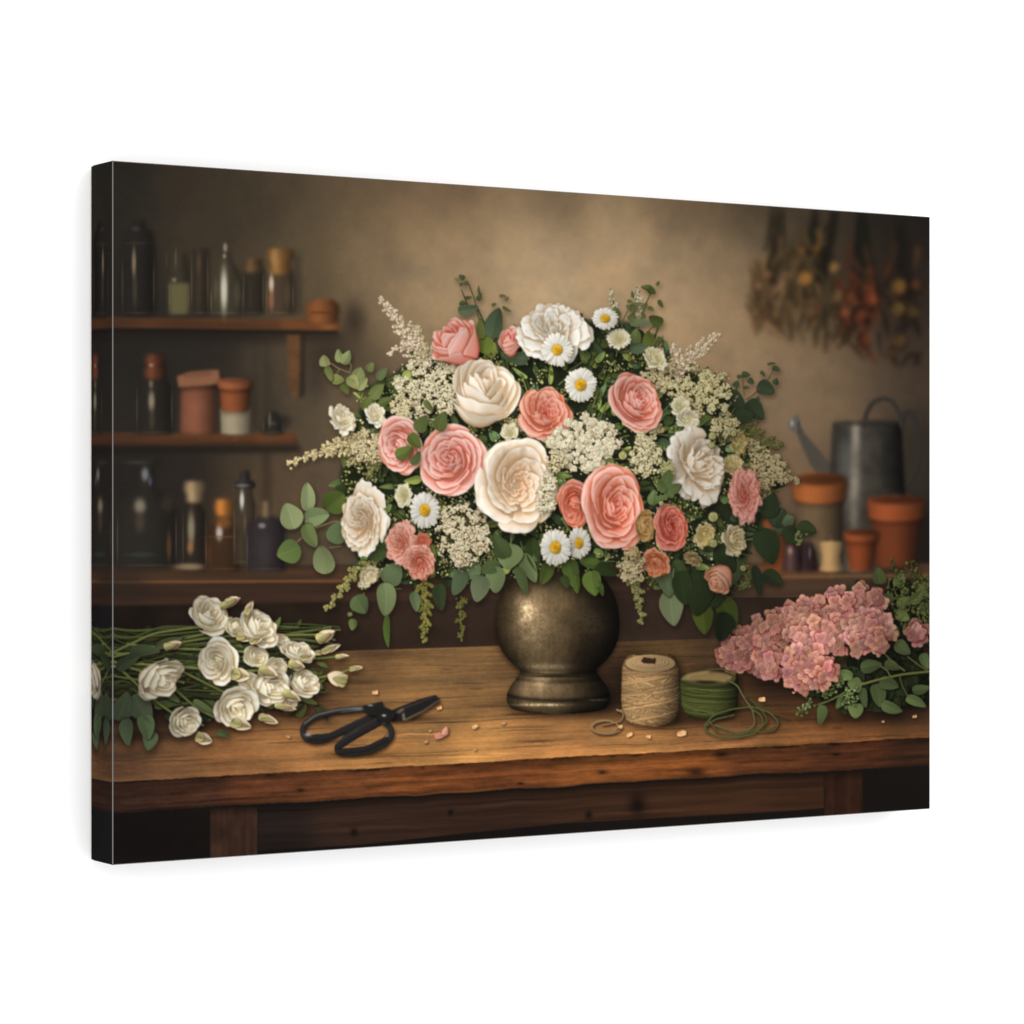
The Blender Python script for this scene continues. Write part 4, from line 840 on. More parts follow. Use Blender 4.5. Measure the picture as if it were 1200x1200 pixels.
    stems_ = [([(410, 437), (397, 432), (388, 426)], .8, (140, 126, 86)), ([(410, 437), (412, 428), (408, 424)], .7, (130, 126, 86)), ([(398, 432), (394, 440)], .7, (130, 126, 86)), ([(470, 480), (450, 470), (440, 450)], 1, (92, 88, 58))]
    i = item('eucalyptus_sprig', bq, 'small leaved sprig at the upper left')
    lv([(380, 423, 7, 6.5, 100, (144, 154, 108)), (397, 417, 8, 5, 100, (128, 146, 98)), (406, 419, 9, 6, 60, (134, 152, 104)), (386, 438, 9, 4.5, -70, (112, 124, 74)), (396, 445, 7.5, 6, -10, (128, 140, 84)), (420, 440, 10, 9, 70, (134, 148, 98)), (414, 448, 9, 7, -60, (138, 148, 96)), (425, 450, 9, 5, 50, (142, 156, 108)), (405, 456, 7, 5, -60, (96, 112, 58)), (434, 430, 6, 5, 60, (110, 124, 78)), (448, 438, 9, 5, 50, (104, 124, 84)), (442, 458, 11, 7, 50, (104, 118, 72)), (467, 460, 8, 6, 20, (78, 96, 52)), (430, 472, 10, 6, 60, (96, 110, 60)), (452, 470, 10, 5, 30, (84, 100, 56))], '', EU, i)
    stems_ = [([(566, 385), (560, 370), (556, 350), (548, 330)], .7, (92, 96, 66)), ([(548, 358), (541, 340)], .6, (92, 96, 66)), ([(592, 430), (586, 412), (580, 395)], 1, (74, 80, 52)), ([(568, 380), (560, 362)], .9, (70, 80, 56))]
    i = item('leafy_sprig', bq, 'dark leaved sprig at the top left of centre')
    lv([(549, 363, 12, 6.5, 12, (92, 110, 84)), (579, 378, 18, 11, 75, (74, 92, 70)), (570, 402, 13, 9, 70, (98, 118, 50)), (563, 385, 12, 5, 95, (104, 118, 62)), (606, 420, 13, 8, 175, (78, 96, 74)), (600, 396, 7, 4, 40, (78, 94, 70)), (562, 348, 5, 3, 60, (76, 90, 56)), (549, 349, 4, 2, 10, (88, 90, 60)), (561, 340, 5, 1.5, 95), (541, 325, 4, 3, 150), (547, 332, 3, 2.5, -20), (535, 327, 3, 2, 160, (120, 122, 86)), (541, 333, 3, 2, 20), (579, 357, 3, 2, 30, (96, 92, 64)), (594, 363, 6, 2, -30, (92, 92, 60)), (589, 347, 4, 2, 0, (112, 108, 72)), (594, 350, 3, 2, 50, (120, 108, 76)), (542, 355, 3, 4, 90)], '', (84, 96, 62), i)
    stems_ = [([(740, 410), (748, 385), (755, 360), (762, 345)], .8, (104, 106, 66)), ([(735, 400), (728, 380), (735, 365)], .7, (110, 112, 70)), ([(755, 400), (762, 385), (772, 380)], .7, (104, 106, 66))]
    i = item('leafy_sprig', bq, 'fine green sprig at the top right of centre')
    lv([(758, 337, 7, 3.5, 170, (86, 98, 50)), (764, 341, 5, 4, -30, (70, 82, 44)), (771, 332, 3, 2, 60), (774, 356, 5, 2.5, -60, (84, 92, 54)), (751, 378, 13, 4.5, 0, (104, 122, 90)), (768, 376, 9, 7, 150, (76, 92, 46)), (745, 394, 9, 7, 80, (98, 116, 68)), (760, 397, 9, 7.5, 100, (86, 100, 46)), (750, 408, 12, 7, 0, (84, 102, 80)), (774, 399, 5, 4, -20, (78, 90, 50)), (742, 362, 5, 3, 100), (756, 358, 4, 3, 60), (763, 362, 4, 2.5, -30), (754, 370, 3.5, 3, 90), (737, 360, 4, 3, 130), (722, 365, 6, 4, 100, (86, 104, 66)), (741, 372, 5, 5, 60), (738, 353, 3, 2, 0), (746, 357, 7, 3, 10, (110, 122, 84)), (741, 345, 4, 1.8, 100)], '', (92, 104, 60), i)
    stems_ = [([(875, 468), (884, 462), (890, 454)], .8, (128, 96, 70)), ([(872, 462), (870, 445), (872, 438)], .7, (124, 108, 76)), ([(898, 448), (905, 436), (908, 430)], .6, (120, 104, 74))]
    i = item('eucalyptus_sprig', bq, 'dark eucalyptus sprig standing out at the upper right')
    lv([(898, 455, 11, 9, -25, (60, 76, 56)), (866, 473, 17, 7, -60, (54, 68, 46)), (885, 481, 14, 10.5, -50, (58, 72, 50)), (872, 487, 12, 8, 10, (50, 64, 42)), (874, 439, 5, 3.5, -10), (880, 447, 4, 3.5, -40), (875, 454, 3.5, 2, 0), (867, 441, 3.5, 2, 0), (863, 450, 4, 4, 60, (74, 90, 66)), (894, 438, 4, 2, -50), (910, 432, 5, 3, -25), (904, 426, 5, 1.5, 10), (909, 447, 4, 3.5, 80), (888, 468, 3.5, 3, 80)], '', (72, 86, 56), i)
    stems_ = [([(930, 620), (937, 627)], .8, (120, 126, 80)), ([(905, 640), (895, 660)], .8, (90, 100, 60))]
    i = item('eucalyptus_sprig', bq, 'dark round eucalyptus leaves at the right side')
    lv([(912, 606, 12, 12, 60, (60, 78, 52)), (900, 640, 22, 15, -70, (50, 66, 40)), (918, 612, 14, 12, 30, (86, 108, 82)), (945, 620, 12, 10, -10, (62, 80, 46)), (928, 628, 13, 10, -40, (48, 62, 38)), (903, 592, 15, 11, 70, (50, 64, 40)), (906, 677, 13, 9, -30, (56, 74, 46)), (888, 680, 18, 6, -80, (50, 66, 44)), (880, 600, 14, 9, -50, (46, 60, 38)), (863, 670, 16, 7, -100, (78, 96, 66)), (850, 655, 18, 12, -60, (44, 58, 36))], '', ED, i, p=.7)
    i = item('green_bud', bq, 'cluster of green buds at the right side')
    L = Layer(900, 610, 960, 660); blobs(L, 937+gb_.normal(0, 3.5, 16), 628+gb_.normal(0, 5, 16), gb_.uniform(4, 8, 16), gb_.uniform(1.3, 2.3, 16), C(146, 152, 92)); L.resolve(i)
    stems_ = [([(790, 660), (787, 700)], .8, (150, 160, 116))]
    i = item('hanging_leaf', bq, 'pale leaves hanging at the lower right')
    lv([(820, 695, 26, 17, -95, (46, 60, 34)), (800, 690, 20, 12, -80, (50, 66, 38)), (840, 690, 22, 14, -95, (46, 62, 36)), (848, 735, 17, 12, -100, (36, 48, 28)), (782, 683, 17, 10, -75, (98, 118, 84)), (787, 712, 22, 14, -85, (124, 142, 106)), (824, 722, 22, 12.5, -80, (86, 104, 42)), (854, 718, 20, 12, -65, (84, 104, 44)), (797, 668, 13, 8, -50, (66, 84, 48))], '', ED, i, p=.7)
    stems_ = [([(600, 625), (598, 640)], .7, (150, 154, 110)), ([(575, 645), (565, 655), (558, 672)], .8, (132, 140, 92)), ([(610, 635), (616, 655)], .7, (120, 128, 80))]
    i = item('eucalyptus_sprig', bq, 'pale eucalyptus leaves over the left of the vase')
    lv([(625, 650, 20, 8, -80, (56, 72, 38)), (585, 640, 16, 10, 120, (74, 94, 56)), (640, 672, 14, 8, -110, (74, 94, 44)), (550, 668, 14, 12, -150, (100, 122, 88)), (538, 683, 16, 9, -110, (92, 112, 84)), (562, 690, 16, 11, -100, (112, 130, 98)), (612, 680, 18, 6, -70, (84, 104, 66)), (581, 679, 16, 11.5, -85, (110, 132, 92)), (620, 665, 19, 9, -62, (104, 124, 84)), (627, 645, 13, 8, 70, (92, 114, 76)), (597, 652, 15.5, 15.5, -95, (116, 138, 94)), (574, 665, 13, 8, 200, (84, 106, 66))], '', EU, i, p=.7)
    stems_ = [([(682, 650), (688, 665), (694, 675)], .7, (120, 130, 80))]
    i = item('green_leaf', bq, 'bright green toothed leaves over the right of the vase')
    lv([(670, 672, 17, 10, -75, (82, 106, 50)), (675, 685, 11, 5, -85, (76, 98, 44)), (694, 684, 15, 11, -80, (92, 116, 54)), (692, 660, 12, 7, 170, (76, 98, 46)), (663, 682, 8, 5, -70, (58, 74, 38)), (704, 690, 9, 4, -70, (66, 84, 42)), (712, 668, 14, 8, -20, (44, 58, 32))], '', MG, i)
    stems_ = [([(470, 690), (455, 690)], .7, (120, 126, 80)), ([(415, 706), (412, 720)], .6, (96, 112, 64)), ([(427, 695), (422, 700)], .7, (140, 136, 92))]
    i = item('eucalyptus_sprig', bq, 'pale leaves hanging at the lower left')
    lv([(460, 672, 14, 13, 60, (108, 130, 94)), (453, 703, 20, 11.5, -90, (122, 142, 100)), (422, 709, 12, 11, -60, (98, 120, 78)), (413.5, 732, 7, 5, -90, (106, 126, 76)), (453, 740, 19, 4, -88, (86, 112, 52)), (410, 720, 3, 2.5, 0, (130, 140, 82)), (487, 705, 12, 6, -80, (96, 118, 84)), (515, 700, 16, 8, -85, (50, 64, 40)), (442, 650, 12, 8, 200, (70, 88, 52))], '', EU, i, p=.7)
    for (lbx, e) in ():
        pass

    # ---- blossoms of the bouquet, back to front
    PK = (C(243, 186, 172), C(251, 216, 204), C(228, 120, 106)); PK2 = (C(246, 194, 182), C(253, 226, 216), C(234, 128, 116))
    PE = (C(247, 186, 168), C(253, 216, 202), C(232, 114, 94)); SA = (C(228, 148, 126), C(240, 176, 154), C(192, 88, 70))
    CRM = (C(253, 240, 220), C(255, 248, 236), C(248, 218, 184)); IV = (C(252, 243, 226), C(254, 249, 238), C(240, 206, 168)); WT = (C(253, 249, 240), C(255, 253, 247), C(242, 230, 206))
    WS = (C(240, 234, 208), C(248, 244, 224), C(206, 200, 140)); CP = (C(238, 176, 164), C(246, 204, 192), C(206, 122, 104))
    def fl(name, label, *a, group=None, **k):
        i = item(name, bq, label, None, group); flower(i, *a, **k); return i
    gs = 'small white blossoms in the printed bouquet'; g_r = 'roses in the printed bouquet'; g_d = 'daisies in the printed bouquet'; g_u = 'cream umbels in the printed bouquet'
    def um(label, *a, **k): umbel(item('printed_umbel', bq, label, None, g_u), *a, **k)
    um('wide cream umbel at the upper left', 505, 457, 46, 35, 930, 61, (244, 236, 204), clump=20)
    um('cream umbel at the far left under the white blossoms', 432, 524, 24, 20, 300, 81, (240, 226, 184))
    um('small cream umbel right of the upper left sprig', 470, 478, 14, 16, 300, 82, (236, 226, 186))
    um('dusky cream umbel at the far right', 902, 552, 22, 22, 300, 83, (224, 208, 160))
    um('pale umbel behind the right carnation', 850, 500, 18, 16, 300, 84, (222, 212, 166))
    um('small cream umbel left of the white peony at the right', 766, 500, 12, 12, 300, 85, (228, 218, 174))
    um('loose cream umbel by the top right rose', 773, 440, 20, 22, 225, 62, (226, 214, 168), clump=6)
    um('greenish cream umbel at the upper right', 822, 461, 38, 26, 840, 63, (226, 216, 168), r=1.35, clump=16)
    um('tiny cream cluster behind the pale roses', 600, 500, 12, 12, 90, 64, (226, 216, 168), clump=4)
    fl('printed_rose', 'small pink rose half hidden near the top', 598, 400, 14, 18, BIGBUD, PK, az=100, tilt=45, seed=3, group=g_r)
    fl('printed_rose', 'pink rosebud at the top left', 534, 400, 28, 28, BIGBUD, PK, az=135, tilt=64, seed=4, group=g_r)
    fl('printed_small_blossom', 'white blossom at the upper right', 768, 421, 15, 15, SMALL, WS, az=60, tilt=50, seed=21, ruffle=.1, notch=.08, group=gs)
    fl('printed_peony', 'full white peony at the top', 650, 391, 46, 36, PEONY, WT, az=95, tilt=34, seed=5, ruffle=.07, notch=.08, gain=1.02, wild=.16, amb=.74, ao=.46, group='peonies in the printed bouquet')
    fl('printed_small_blossom', 'white aster beside the top daisy', 725, 398, 14.5, 12.5, [(1, -.2, .05, 16, .2, .03, .1), (.85, -.2, .2, 16, .2, 0, 0), (.6, -.2, .3, 12, .24, 0, 0), (.35, -.2, .35, 8, .3, 0, 0)], (C(244, 240, 220), C(252, 250, 238), C(214, 206, 150)), az=90, tilt=40, seed=22, group=gs)
    def dz(label, *a, **k): daisy(item('printed_daisy', bq, label, None, g_d), *a, **k)
    dz('daisy at the top right of the peony', 709, 372, 16.5, 14, 31, cx=.02, cy=.10, rc=.32)
    dz('daisy in front of the white peony', 654, 411, 20.5, 21, 32, cx=-.05, cy=-.05, rc=.27)
    dz('daisy above the central roses', 680.5, 451, 20, 21, 33, cx=.0, cy=.0, rc=.31)
    fl('printed_small_blossom', 'white ruffled blossom at the left top', 401, 492, 16, 19, SMALL, (C(248, 244, 226), C(252, 249, 238), C(228, 216, 170)), az=40, tilt=45, seed=23, ruffle=.07, notch=.08, group=gs)
    fl('printed_small_blossom', 'white blossom right of the leftmost one', 440, 487, 13, 15, SMALL, (C(248, 244, 226), C(252, 249, 238), C(226, 214, 164)), az=70, tilt=40, seed=24, ruffle=.07, notch=.08, group=gs)
    fl('printed_rose', 'cream white rose left of the top peony', 569.5, 461, 41, 40, BIGBUD, CRM, az=75, tilt=46, seed=6, group=g_r)
    fl('printed_rose', 'pink peach rose above the central umbel', 640, 486, 33, 33, OPENROSE, (C(242, 180, 158), C(250, 206, 188), C(220, 112, 98)), az=75, tilt=34, seed=7, group=g_r)
    fl('printed_rose', 'pink rose at the upper right', 744.5, 472, 32, 36, ROSE, PK, az=35, tilt=44, seed=8, group=g_r)
    fl('printed_rose', 'pink rose behind the leaf trio at the left', 470, 522, 27, 35, ROSE, PK2, az=200, tilt=40, seed=9, group=g_r)
    fl('printed_small_blossom', 'white blossom right of the top right rose', 798, 477, 12, 13, SMALL, WS, az=80, tilt=30, seed=25, ruffle=.07, notch=.08, group=gs)
    fl('printed_small_blossom', 'white blossom above the right peony', 806, 491, 14, 13, SMALL, (C(238, 234, 214), C(248, 246, 232), C(206, 200, 150)), az=0, tilt=40, seed=26, ruffle=.07, notch=.08, group=gs)
    fl('printed_small_blossom', 'cream bell blossom at the right', 866, 519, 11, 17, SMALL, (C(206, 196, 146), C(222, 212, 166), C(156, 150, 88)), az=0, tilt=55, seed=27, ruffle=.08, group=gs)
    fl('printed_small_blossom', 'cream blossom above the pink carnation', 858, 545, 14, 13, SMALL, (C(226, 214, 170), C(236, 226, 186), C(190, 178, 118)), az=90, tilt=50, seed=28, ruffle=.1, notch=.08, group=gs)
    fl('printed_small_blossom', 'small cream daisy between the pale roses', 597, 506, 11, 11, SMALL, WS, az=120, tilt=30, seed=29, ruffle=.08, notch=.1, group=gs)
    um('cream umbel in the middle right', 756, 534, 19, 27, 315, 65, (240, 232, 192), clump=8)
    um('wide cream umbel in the centre', 684, 520, 42, 33, 840, 66, (246, 236, 206), clump=17, r=2.1)
    fl('printed_small_blossom', 'small white aster left of the left daisy', 473, 581, 11, 15, SMALL, WS, az=160, tilt=25, seed=30, ruffle=.08, notch=.12, group=gs)
    dz('daisy at the left under the large pink rose', 497.5, 598, 19.5, 23, 34, cx=.02, cy=.0, rc=.29)
    fl('printed_peony', 'cream white peony at the left', 428.5, 607, 29, 46, PEONY, IV, az=170, tilt=34, seed=10, ruffle=.07, notch=.07, wild=.16, amb=.74, ao=.46, group='peonies in the printed bouquet')
    fl('printed_peony', 'white peony at the right with folded petals', 815, 547, 34, 49, PEONY[:2]+PEONY[3:], (C(250, 243, 230), C(253, 249, 240), C(236, 210, 176)), az=20, tilt=48, seed=11, ruffle=.07, notch=.06, wild=.16, amb=.74, ao=.46, group='peonies in the printed bouquet')
    CAR = [(1, -.2, .0, 8, .50, .05, .1), (.90, -.2, .16, 8, .48, .05, .08), (.74, -.2, .28, 7, .5, .05, .05), (.56, -.2, .36, 6, .52, .04, .02), (.38, -.2, .41, 5, .58, .02, 0), (.2, -.2, .42, 4, .7, 0, 0)]
    fl('printed_carnation', 'ruffled pink carnation at the right', 873, 582, 20.5, 34, CAR, CP, az=90, tilt=20, seed=12, ruffle=.12, notch=.13, group='pink carnations in the printed bouquet')
    fl('printed_carnation', 'upper pink carnation at the lower left', 471, 636, 20, 27, CAR, (C(242, 190, 174), C(248, 212, 198), C(212, 132, 110)), az=150, tilt=30, seed=13, ruffle=.10, notch=.10, group='pink carnations in the printed bouquet')
    fl('printed_carnation', 'small pink carnation behind the lower left one', 495, 635, 11, 11, CAR, (C(222, 140, 120), C(232, 160, 140), C(186, 100, 80)), az=0, tilt=40, seed=14, ruffle=.07, notch=.08, group='pink carnations in the printed bouquet')
    fl('printed_carnation', 'open pink carnation at the lower left', 491, 659, 19.5, 21, CAR, (C(240, 182, 164), C(248, 208, 192), C(196, 100, 80)), az=260, tilt=32, seed=15, ruffle=.08, notch=.08, group='pink carnations in the printed bouquet')
    fl('printed_small_blossom', 'white blossom hanging at the lower left', 431, 676, 12, 13, SMALL, (C(246, 238, 214), C(252, 246, 228), C(216, 202, 150)), az=-30, tilt=50, seed=35, ruffle=.07, notch=.08, group=gs)
    fl('printed_rose', 'large pink rose facing front at the left', 532, 539, 40, 42.5, ROSE, PK2, az=150, tilt=24, seed=16, drop=(3, 5, 5, .6), group=g_r)
    um('bushy cream umbel at the lower left', 544, 627, 32, 39, 720, 67, (246, 234, 202), clump=15)
    fl('printed_rose', 'large cream garden rose in the centre', 605, 569, 49, 56, [(1.0, -.4, .0, 5, .78, .12, .2), (.97, -.4, .10, 5, .78, .10, .16), (.88, -.4, .24, 5, .8, .05, .06), (.72, -.4, .36, 4, .85, 0, 0), (.56, -.4, .36, 5, .66, -.05, 0), (.46, -.4, .28, 6, .52, -.05, 0), (.36, -.4, .20, 6, .5, 0, 0), (.26, -.4, .14, 5, .6, 0, 0), (.16, -.4, .12, 4, .8, 0, 0)],
       (C(254, 242, 222), C(255, 249, 238), C(244, 190, 146)), az=20, tilt=14, seed=17, ruffle=.06, notch=.03, drop=(3, 6, 6, .6), group=g_r)
    um('narrow cream umbel over the right of the garden rose', 640, 579, 12, 26, 165, 68, (248, 242, 214), clump=6)
    um('cream sprig at the top of the garden rose', 652, 540, 12, 14, 90, 69, (236, 226, 186), clump=4)
    fl('printed_rose', 'small salmon rose in the shade of the peach rose', 673, 590, 20, 29, ROSE, SA, az=250, tilt=36, seed=18, group=g_r)
    fl('printed_rose', 'large peach rose right of the centre', 719, 594, 38, 51, ROSE, PE, az=30, tilt=22, seed=19, drop=(3, 6, 6, .6), ruffle=.055, group=g_r)
    fl('printed_rose', 'faint cream rose beside the peach rose', 756, 616, 11, 19, ROSE[2:], (C(190, 160, 112), C(204, 178, 130), C(140, 108, 66)), az=0, tilt=40, seed=36, group=g_r)
    fl('printed_rose', 'small pink rose at the right', 786, 618, 20, 28, ROSE[:-2], (C(232, 142, 126), C(244, 180, 164), C(186, 78, 66)), az=30, tilt=26, seed=37, ruffle=.09, group=g_r)
    fl('printed_rose', 'little peach rose under the small pink one', 768, 659, 17.5, 18, OPENROSE, (C(226, 152, 120), C(236, 176, 146), C(176, 104, 66)), az=250, tilt=40, seed=38, ruffle=.10, group=g_r)
    fl('printed_rose', 'pink rosebud hanging at the lower right', 841.5, 679, 16.5, 17.5, BIGBUD, (C(240, 184, 156), C(248, 206, 182), C(210, 128, 92)), az=230, tilt=60, seed=39, group=g_r)
    fl('printed_small_blossom', 'cream blossom at the lower right', 825, 628, 13, 16, SMALL, (C(226, 214, 168), C(240, 230, 190), C(196, 182, 106)), az=-40, tilt=34, seed=40, ruffle=.1, notch=.1, group=gs)
    fl('printed_small_blossom', 'white blossom right of the cream one', 860, 634, 15, 19, SMALL, (C(236, 226, 192), C(248, 240, 214), C(190, 172, 116)), az=10, tilt=50, seed=41, ruffle=.07, notch=.08, group=gs)
    fl('printed_small_blossom', 'striped pale bud at the lower right', 812, 655, 11, 9, SMALL, (C(176, 158, 118), C(216, 202, 164), C(112, 98, 64)), az=200, tilt=60, seed=42, group=gs)
    um('cream cluster right of the vase top', 740, 667, 16, 19, 180, 70, (228, 212, 168), clump=6)
    um('tiny cream cluster above the lower right one', 742, 648, 8, 9, 51, 71, (214, 194, 144), clump=3)
    um('cream sprig at the right of the peony', 783, 550, 8, 14, 60, 72, (196, 196, 140), clump=4)
    dz('shaded daisy right of the lower daisy', 680, 637, 15, 20, 35, cx=-.1, cy=-.02, rc=.30, gain=.94)
    dz('daisy in front of the vase top', 651, 641, 20, 23, 36, cx=.0, cy=.02, rc=.30)
    # leaf trio over the left rose
    i = item('green_leaf', bq, 'three dark leaves lying over the left pink rose'); stems_ = []
    lv([(494, 496, 11, 8, 60, (92, 108, 62)), (486, 517, 10, 7, -50, (86, 104, 52)), (474, 530, 11, 7.5, 30, (92, 112, 56)), (488, 537, 9, 5, 60, (86, 104, 66)), (517, 493, 12, 8, 70, (88, 104, 60)), (502, 476, 8, 3.5, -50, (96, 108, 60))], '', MG, i)
    i = item('green_leaf', bq, 'pale leaves beside the right umbel')
    lv([(765, 583, 9, 6, 80, (98, 120, 76)), (775, 584, 9, 4, 20, (96, 118, 74)), (782, 560, 10, 7, 70, (92, 114, 70)), (784, 576, 9, 7, -60, (92, 112, 68)), (792, 572, 8, 6, 30, (92, 112, 68)), (775, 570, 8, 5, 120, (84, 104, 62))], '', MG, i)
    i = item('green_bud', bq, 'small round green buds at the right')
    L = Layer(700, 480, 900, 680)
    for x, y, r in ((730, 534, 5.5), (836, 606, 6.5), (836, 637, 5.5), (835, 511, 5), (860, 508, 4), (834, 522, 4), (703, 458, 6), (871, 666, 4), (775, 590, 3)):
        n = 14; a = np.linspace(0, 6.28, n); blobs(L, [x], [y], [3], [r], C(176, 176, 104)); blobs(L, x+np.cos(a)*r*.55, y+np.sin(a)*r*.55, 3+r*.6, r*.3, C(204, 204, 140)*gb_.uniform(.8, 1.05, n)[:, None])
    L.resolve(i, drop=(2, 3, 2.5, .5))

    # ---- things lying on the bench in front
    def rope(L, pts, r, col, z=0, n=None): stem(L, pts, r, C(*col), z)
    sp = item('printed_twine_spool', label='tall spool of tan jute twine')
    def wound(L, cx, ys, rs, cols, slopes, n, seed, r=1.05, el=.13, y0=0, y1=1):
        g = np.random.default_rng(seed)
        for k in range(n):
            yc_ = g.uniform(y0, y1); s_ = slopes[k % len(slopes)]*g.uniform(.7, 1.25); ph = np.linspace(-1.5, 1.5, 70)
            y = yc_+s_*ph+g.normal(0, .4); R_ = np.interp(y, ys, rs); m = (y > ys[0]+1.5) & (y < ys[-1]-.5)
            if m.sum() < 6: continue
            x = cx+R_*np.sin(ph); z = R_*np.cos(ph)*.6+g.uniform(-1.2, 1.6); yy = y+el*R_*np.cos(ph)
            i_ = np.flatnonzero(m); q_ = np.linspace(i_[0], i_[-1], 260); xi = np.interp(q_, np.arange(70), x); yi = np.interp(q_, np.arange(70), yy); zi = np.interp(q_, np.arange(70), z)
            lx = (xi-cx)/(np.interp(yi, ys, rs)+1e-3); sh_ = 1-.62*np.clip(lx-.05, 0, 1)**1.5-.30*np.clip(-lx-.6, 0, 1)
            tw = 1+.10*np.sin(np.arange(260)*1.3+k)
            blobs(L, xi, yi, zi, r*g.uniform(.85, 1.15), C(*cols)*g.uniform(.74, 1.12)*(sh_*tw)[:, None])
    L = Layer(722, 762, 804, 862)
    YS = [766, 769, 774, 782, 800, 820, 836, 844, 849]; RS = [18, 25, 29.5, 32.3, 33, 33.5, 31.5, 27, 17]
    wound(L, 762.5, YS, RS, (206, 162, 108), [4, -5], 110, 1, 1.4, .10, 768, 849)
    wound(L, 762.5, YS, RS, (214, 170, 116), [-26, -20, 19, 26, -30], 120, 2, .95, .10, 770, 846)
    wound(L, 762.5, YS, RS, (222, 180, 124), [14, 11], 14, 3, 1.0, .10, 796, 806); wound(L, 762.5, YS, RS, (222, 180, 124), [-14], 10, 4, 1.0, .10, 822, 838)
    for k in range(16):
        th = np.linspace(0, 6.2832, 150); q = 8+k*1.35; x = 762+q*np.cos(th); y = 775.5+q*.33*np.sin(th)+max(0, k-11)*.5
        blobs(L, x, y, 24-.4*np.maximum(0, k-9)+.5*np.sin(k*2.1)+0*th, 1.05, C(210, 172, 122)*(.92+.09*math.sin(k*2.4)-.10*np.cos(th))[:, None])
    blobs(L, 760+gb_.normal(0, 3.2, 60), 774.5+gb_.normal(0, .9, 60), np.full(60, 27.), 1.6, C(58, 40, 26))
    L.resolve(sp, ao=.36, aor=(1.2, 3), sh=.2, shl=5, drop=(3, 2, 3.5, .55), sat=(.8, 1.02, 1.2), light=False, gain=.95)
    lc = item('loose_twine', sp); L = Layer(680, 820, 800, 870)
    th = np.linspace(0, 6.28*2.6, 60); rope(L, list(zip(709+(19-th*.35)*np.cos(th)+1.5*np.sin(th*.7), 852+(8.5-th*.12)*np.sin(th))), .95, (196, 156, 106))
    rope(L, [(728, 832), (731, 838), (728, 845), (716, 848), (706, 850)], .95, (190, 150, 100)); rope(L, [(723, 832), (728, 834)], 1.2, (206, 170, 124))
    L.resolve(lc, ao=.4, aor=(1, 2), sh=.4, shl=4, drop=(1, 2, 1.2, .55))
    gs_ = item('printed_green_twine_spool', label='low spool of green twine with loops trailing to the right')
    L = Layer(790, 778, 874, 855); YS = [790, 795, 802, 826, 834, 839]; RS = [30, 32.5, 33, 32, 28, 20]
    wound(L, 831, YS, RS, (84, 90, 42), [1, -1, 2], 90, 11, 1.25, .15, 790, 839)
    wound(L, 831, YS, RS, (96, 102, 50), [3, -3, 5], 40, 12, 1.0, .15, 792, 838)
    L.resolve(gs_, ao=.5, aor=(1.2, 3), sh=.35, shl=5, drop=(3, 2, 3.5, .55), sat=(.9, 1, 1.1), light=False)
    L = Layer(790, 775, 940, 880)
    for k in range(10):
        th = np.linspace(0, 6.28, 40); rope(L, list(zip(831+(31-k*.8)*np.cos(th), 795+(8.5-k*.35)*np.sin(th)-k*.1)), 1.0, ((148, 124, 78) if k > 5 else (104, 108, 58)), z=k*.3)
    L.resolve(gs_, ao=.3, aor=(1, 2), sh=.2, drop=(0, 2, 2, .4))
    glow(829, 799, 14, 2.6, C(30, 26, 14), .9, gs_, 4)
    poly([(797, 797), (806, 790), (830, 785.5), (858, 793), (852, 799), (835, 798), (815, 797)], C(150, 124, 80), gs_, .8, al=.8)
    lo = item('loose_twine', gs_); L = Layer(790, 775, 940, 880); G1 = (122, 128, 72)
    for pts, r_, cc in (([(852, 797), (864, 803), (872, 818), (882, 832), (885, 848), (878, 856), (860, 858), (838, 850)], 1.0, (146, 142, 88)), ([(826, 850), (836, 838), (858, 831), (882, 828), (902, 835), (913, 846), (908, 856), (890, 858)], 1.05, G1), ([(826, 850), (828, 858), (842, 864), (862, 865), (884, 860), (895, 850), (892, 838), (878, 829)], 1.05, G1),
                        ([(832, 846), (842, 860), (866, 862), (888, 855), (900, 846), (895, 835), (880, 820)], 1.0, (112, 118, 66)), ([(890, 858), (905, 855), (914, 848), (908, 840), (890, 828), (872, 815)], .9, (92, 90, 50)), ([(826, 852), (838, 843), (860, 838)], .9, G1), ([(860, 797), (862, 788), (845, 784), (830, 785)], .9, (120, 112, 64)), ([(885, 822), (905, 836), (925, 842)], .8, (128, 92, 50))):
        rope(L, pts, r_, cc)
    L.resolve(lo, ao=.3, aor=(1, 2), sh=.4, shl=4, drop=(1.2, 2.2, 1.4, .6))

    # shears
    shs = item('printed_shears', label='black florist shears with two open loop handles')
    BL = (38, 35, 34)
    def blade(pts, i, col=BL): poly(pts, C(*col), i, .45, drop=(2, 3, 1.8, .6))
    glow(486, 842, 26, 4, C(34, 22, 14), .55, None); glow(420, 884, 40, 4, C(40, 26, 16), .5, None); glow(375, 868, 30, 4, C(40, 26, 16), .4, None)
    bl = item('blade', shs); blade([(450, 838), (462, 831), (490, 820), (509, 814.5), (513, 815.5), (512, 818), (516, 818), (514, 822), (496, 834), (484, 841), (474, 844), (460, 845)], bl, (34, 31, 30))
    poly([(464, 832), (508, 816), (510, 816.6), (470, 832.5)], C(62, 57, 54), bl, .5, al=.8); poly([(473, 843), (496, 832), (514, 820), (515, 821), (497, 834), (476, 845)], C(104, 88, 72), bl, .4, al=.8); poly([(471, 837), (474, 835), (475, 844), (472, 845)], C(150, 132, 108), bl, .5, al=.7)
    poly([(463, 835), (472, 830), (474, 832), (468, 836)], C(122, 112, 98), bl, .7, al=.8)
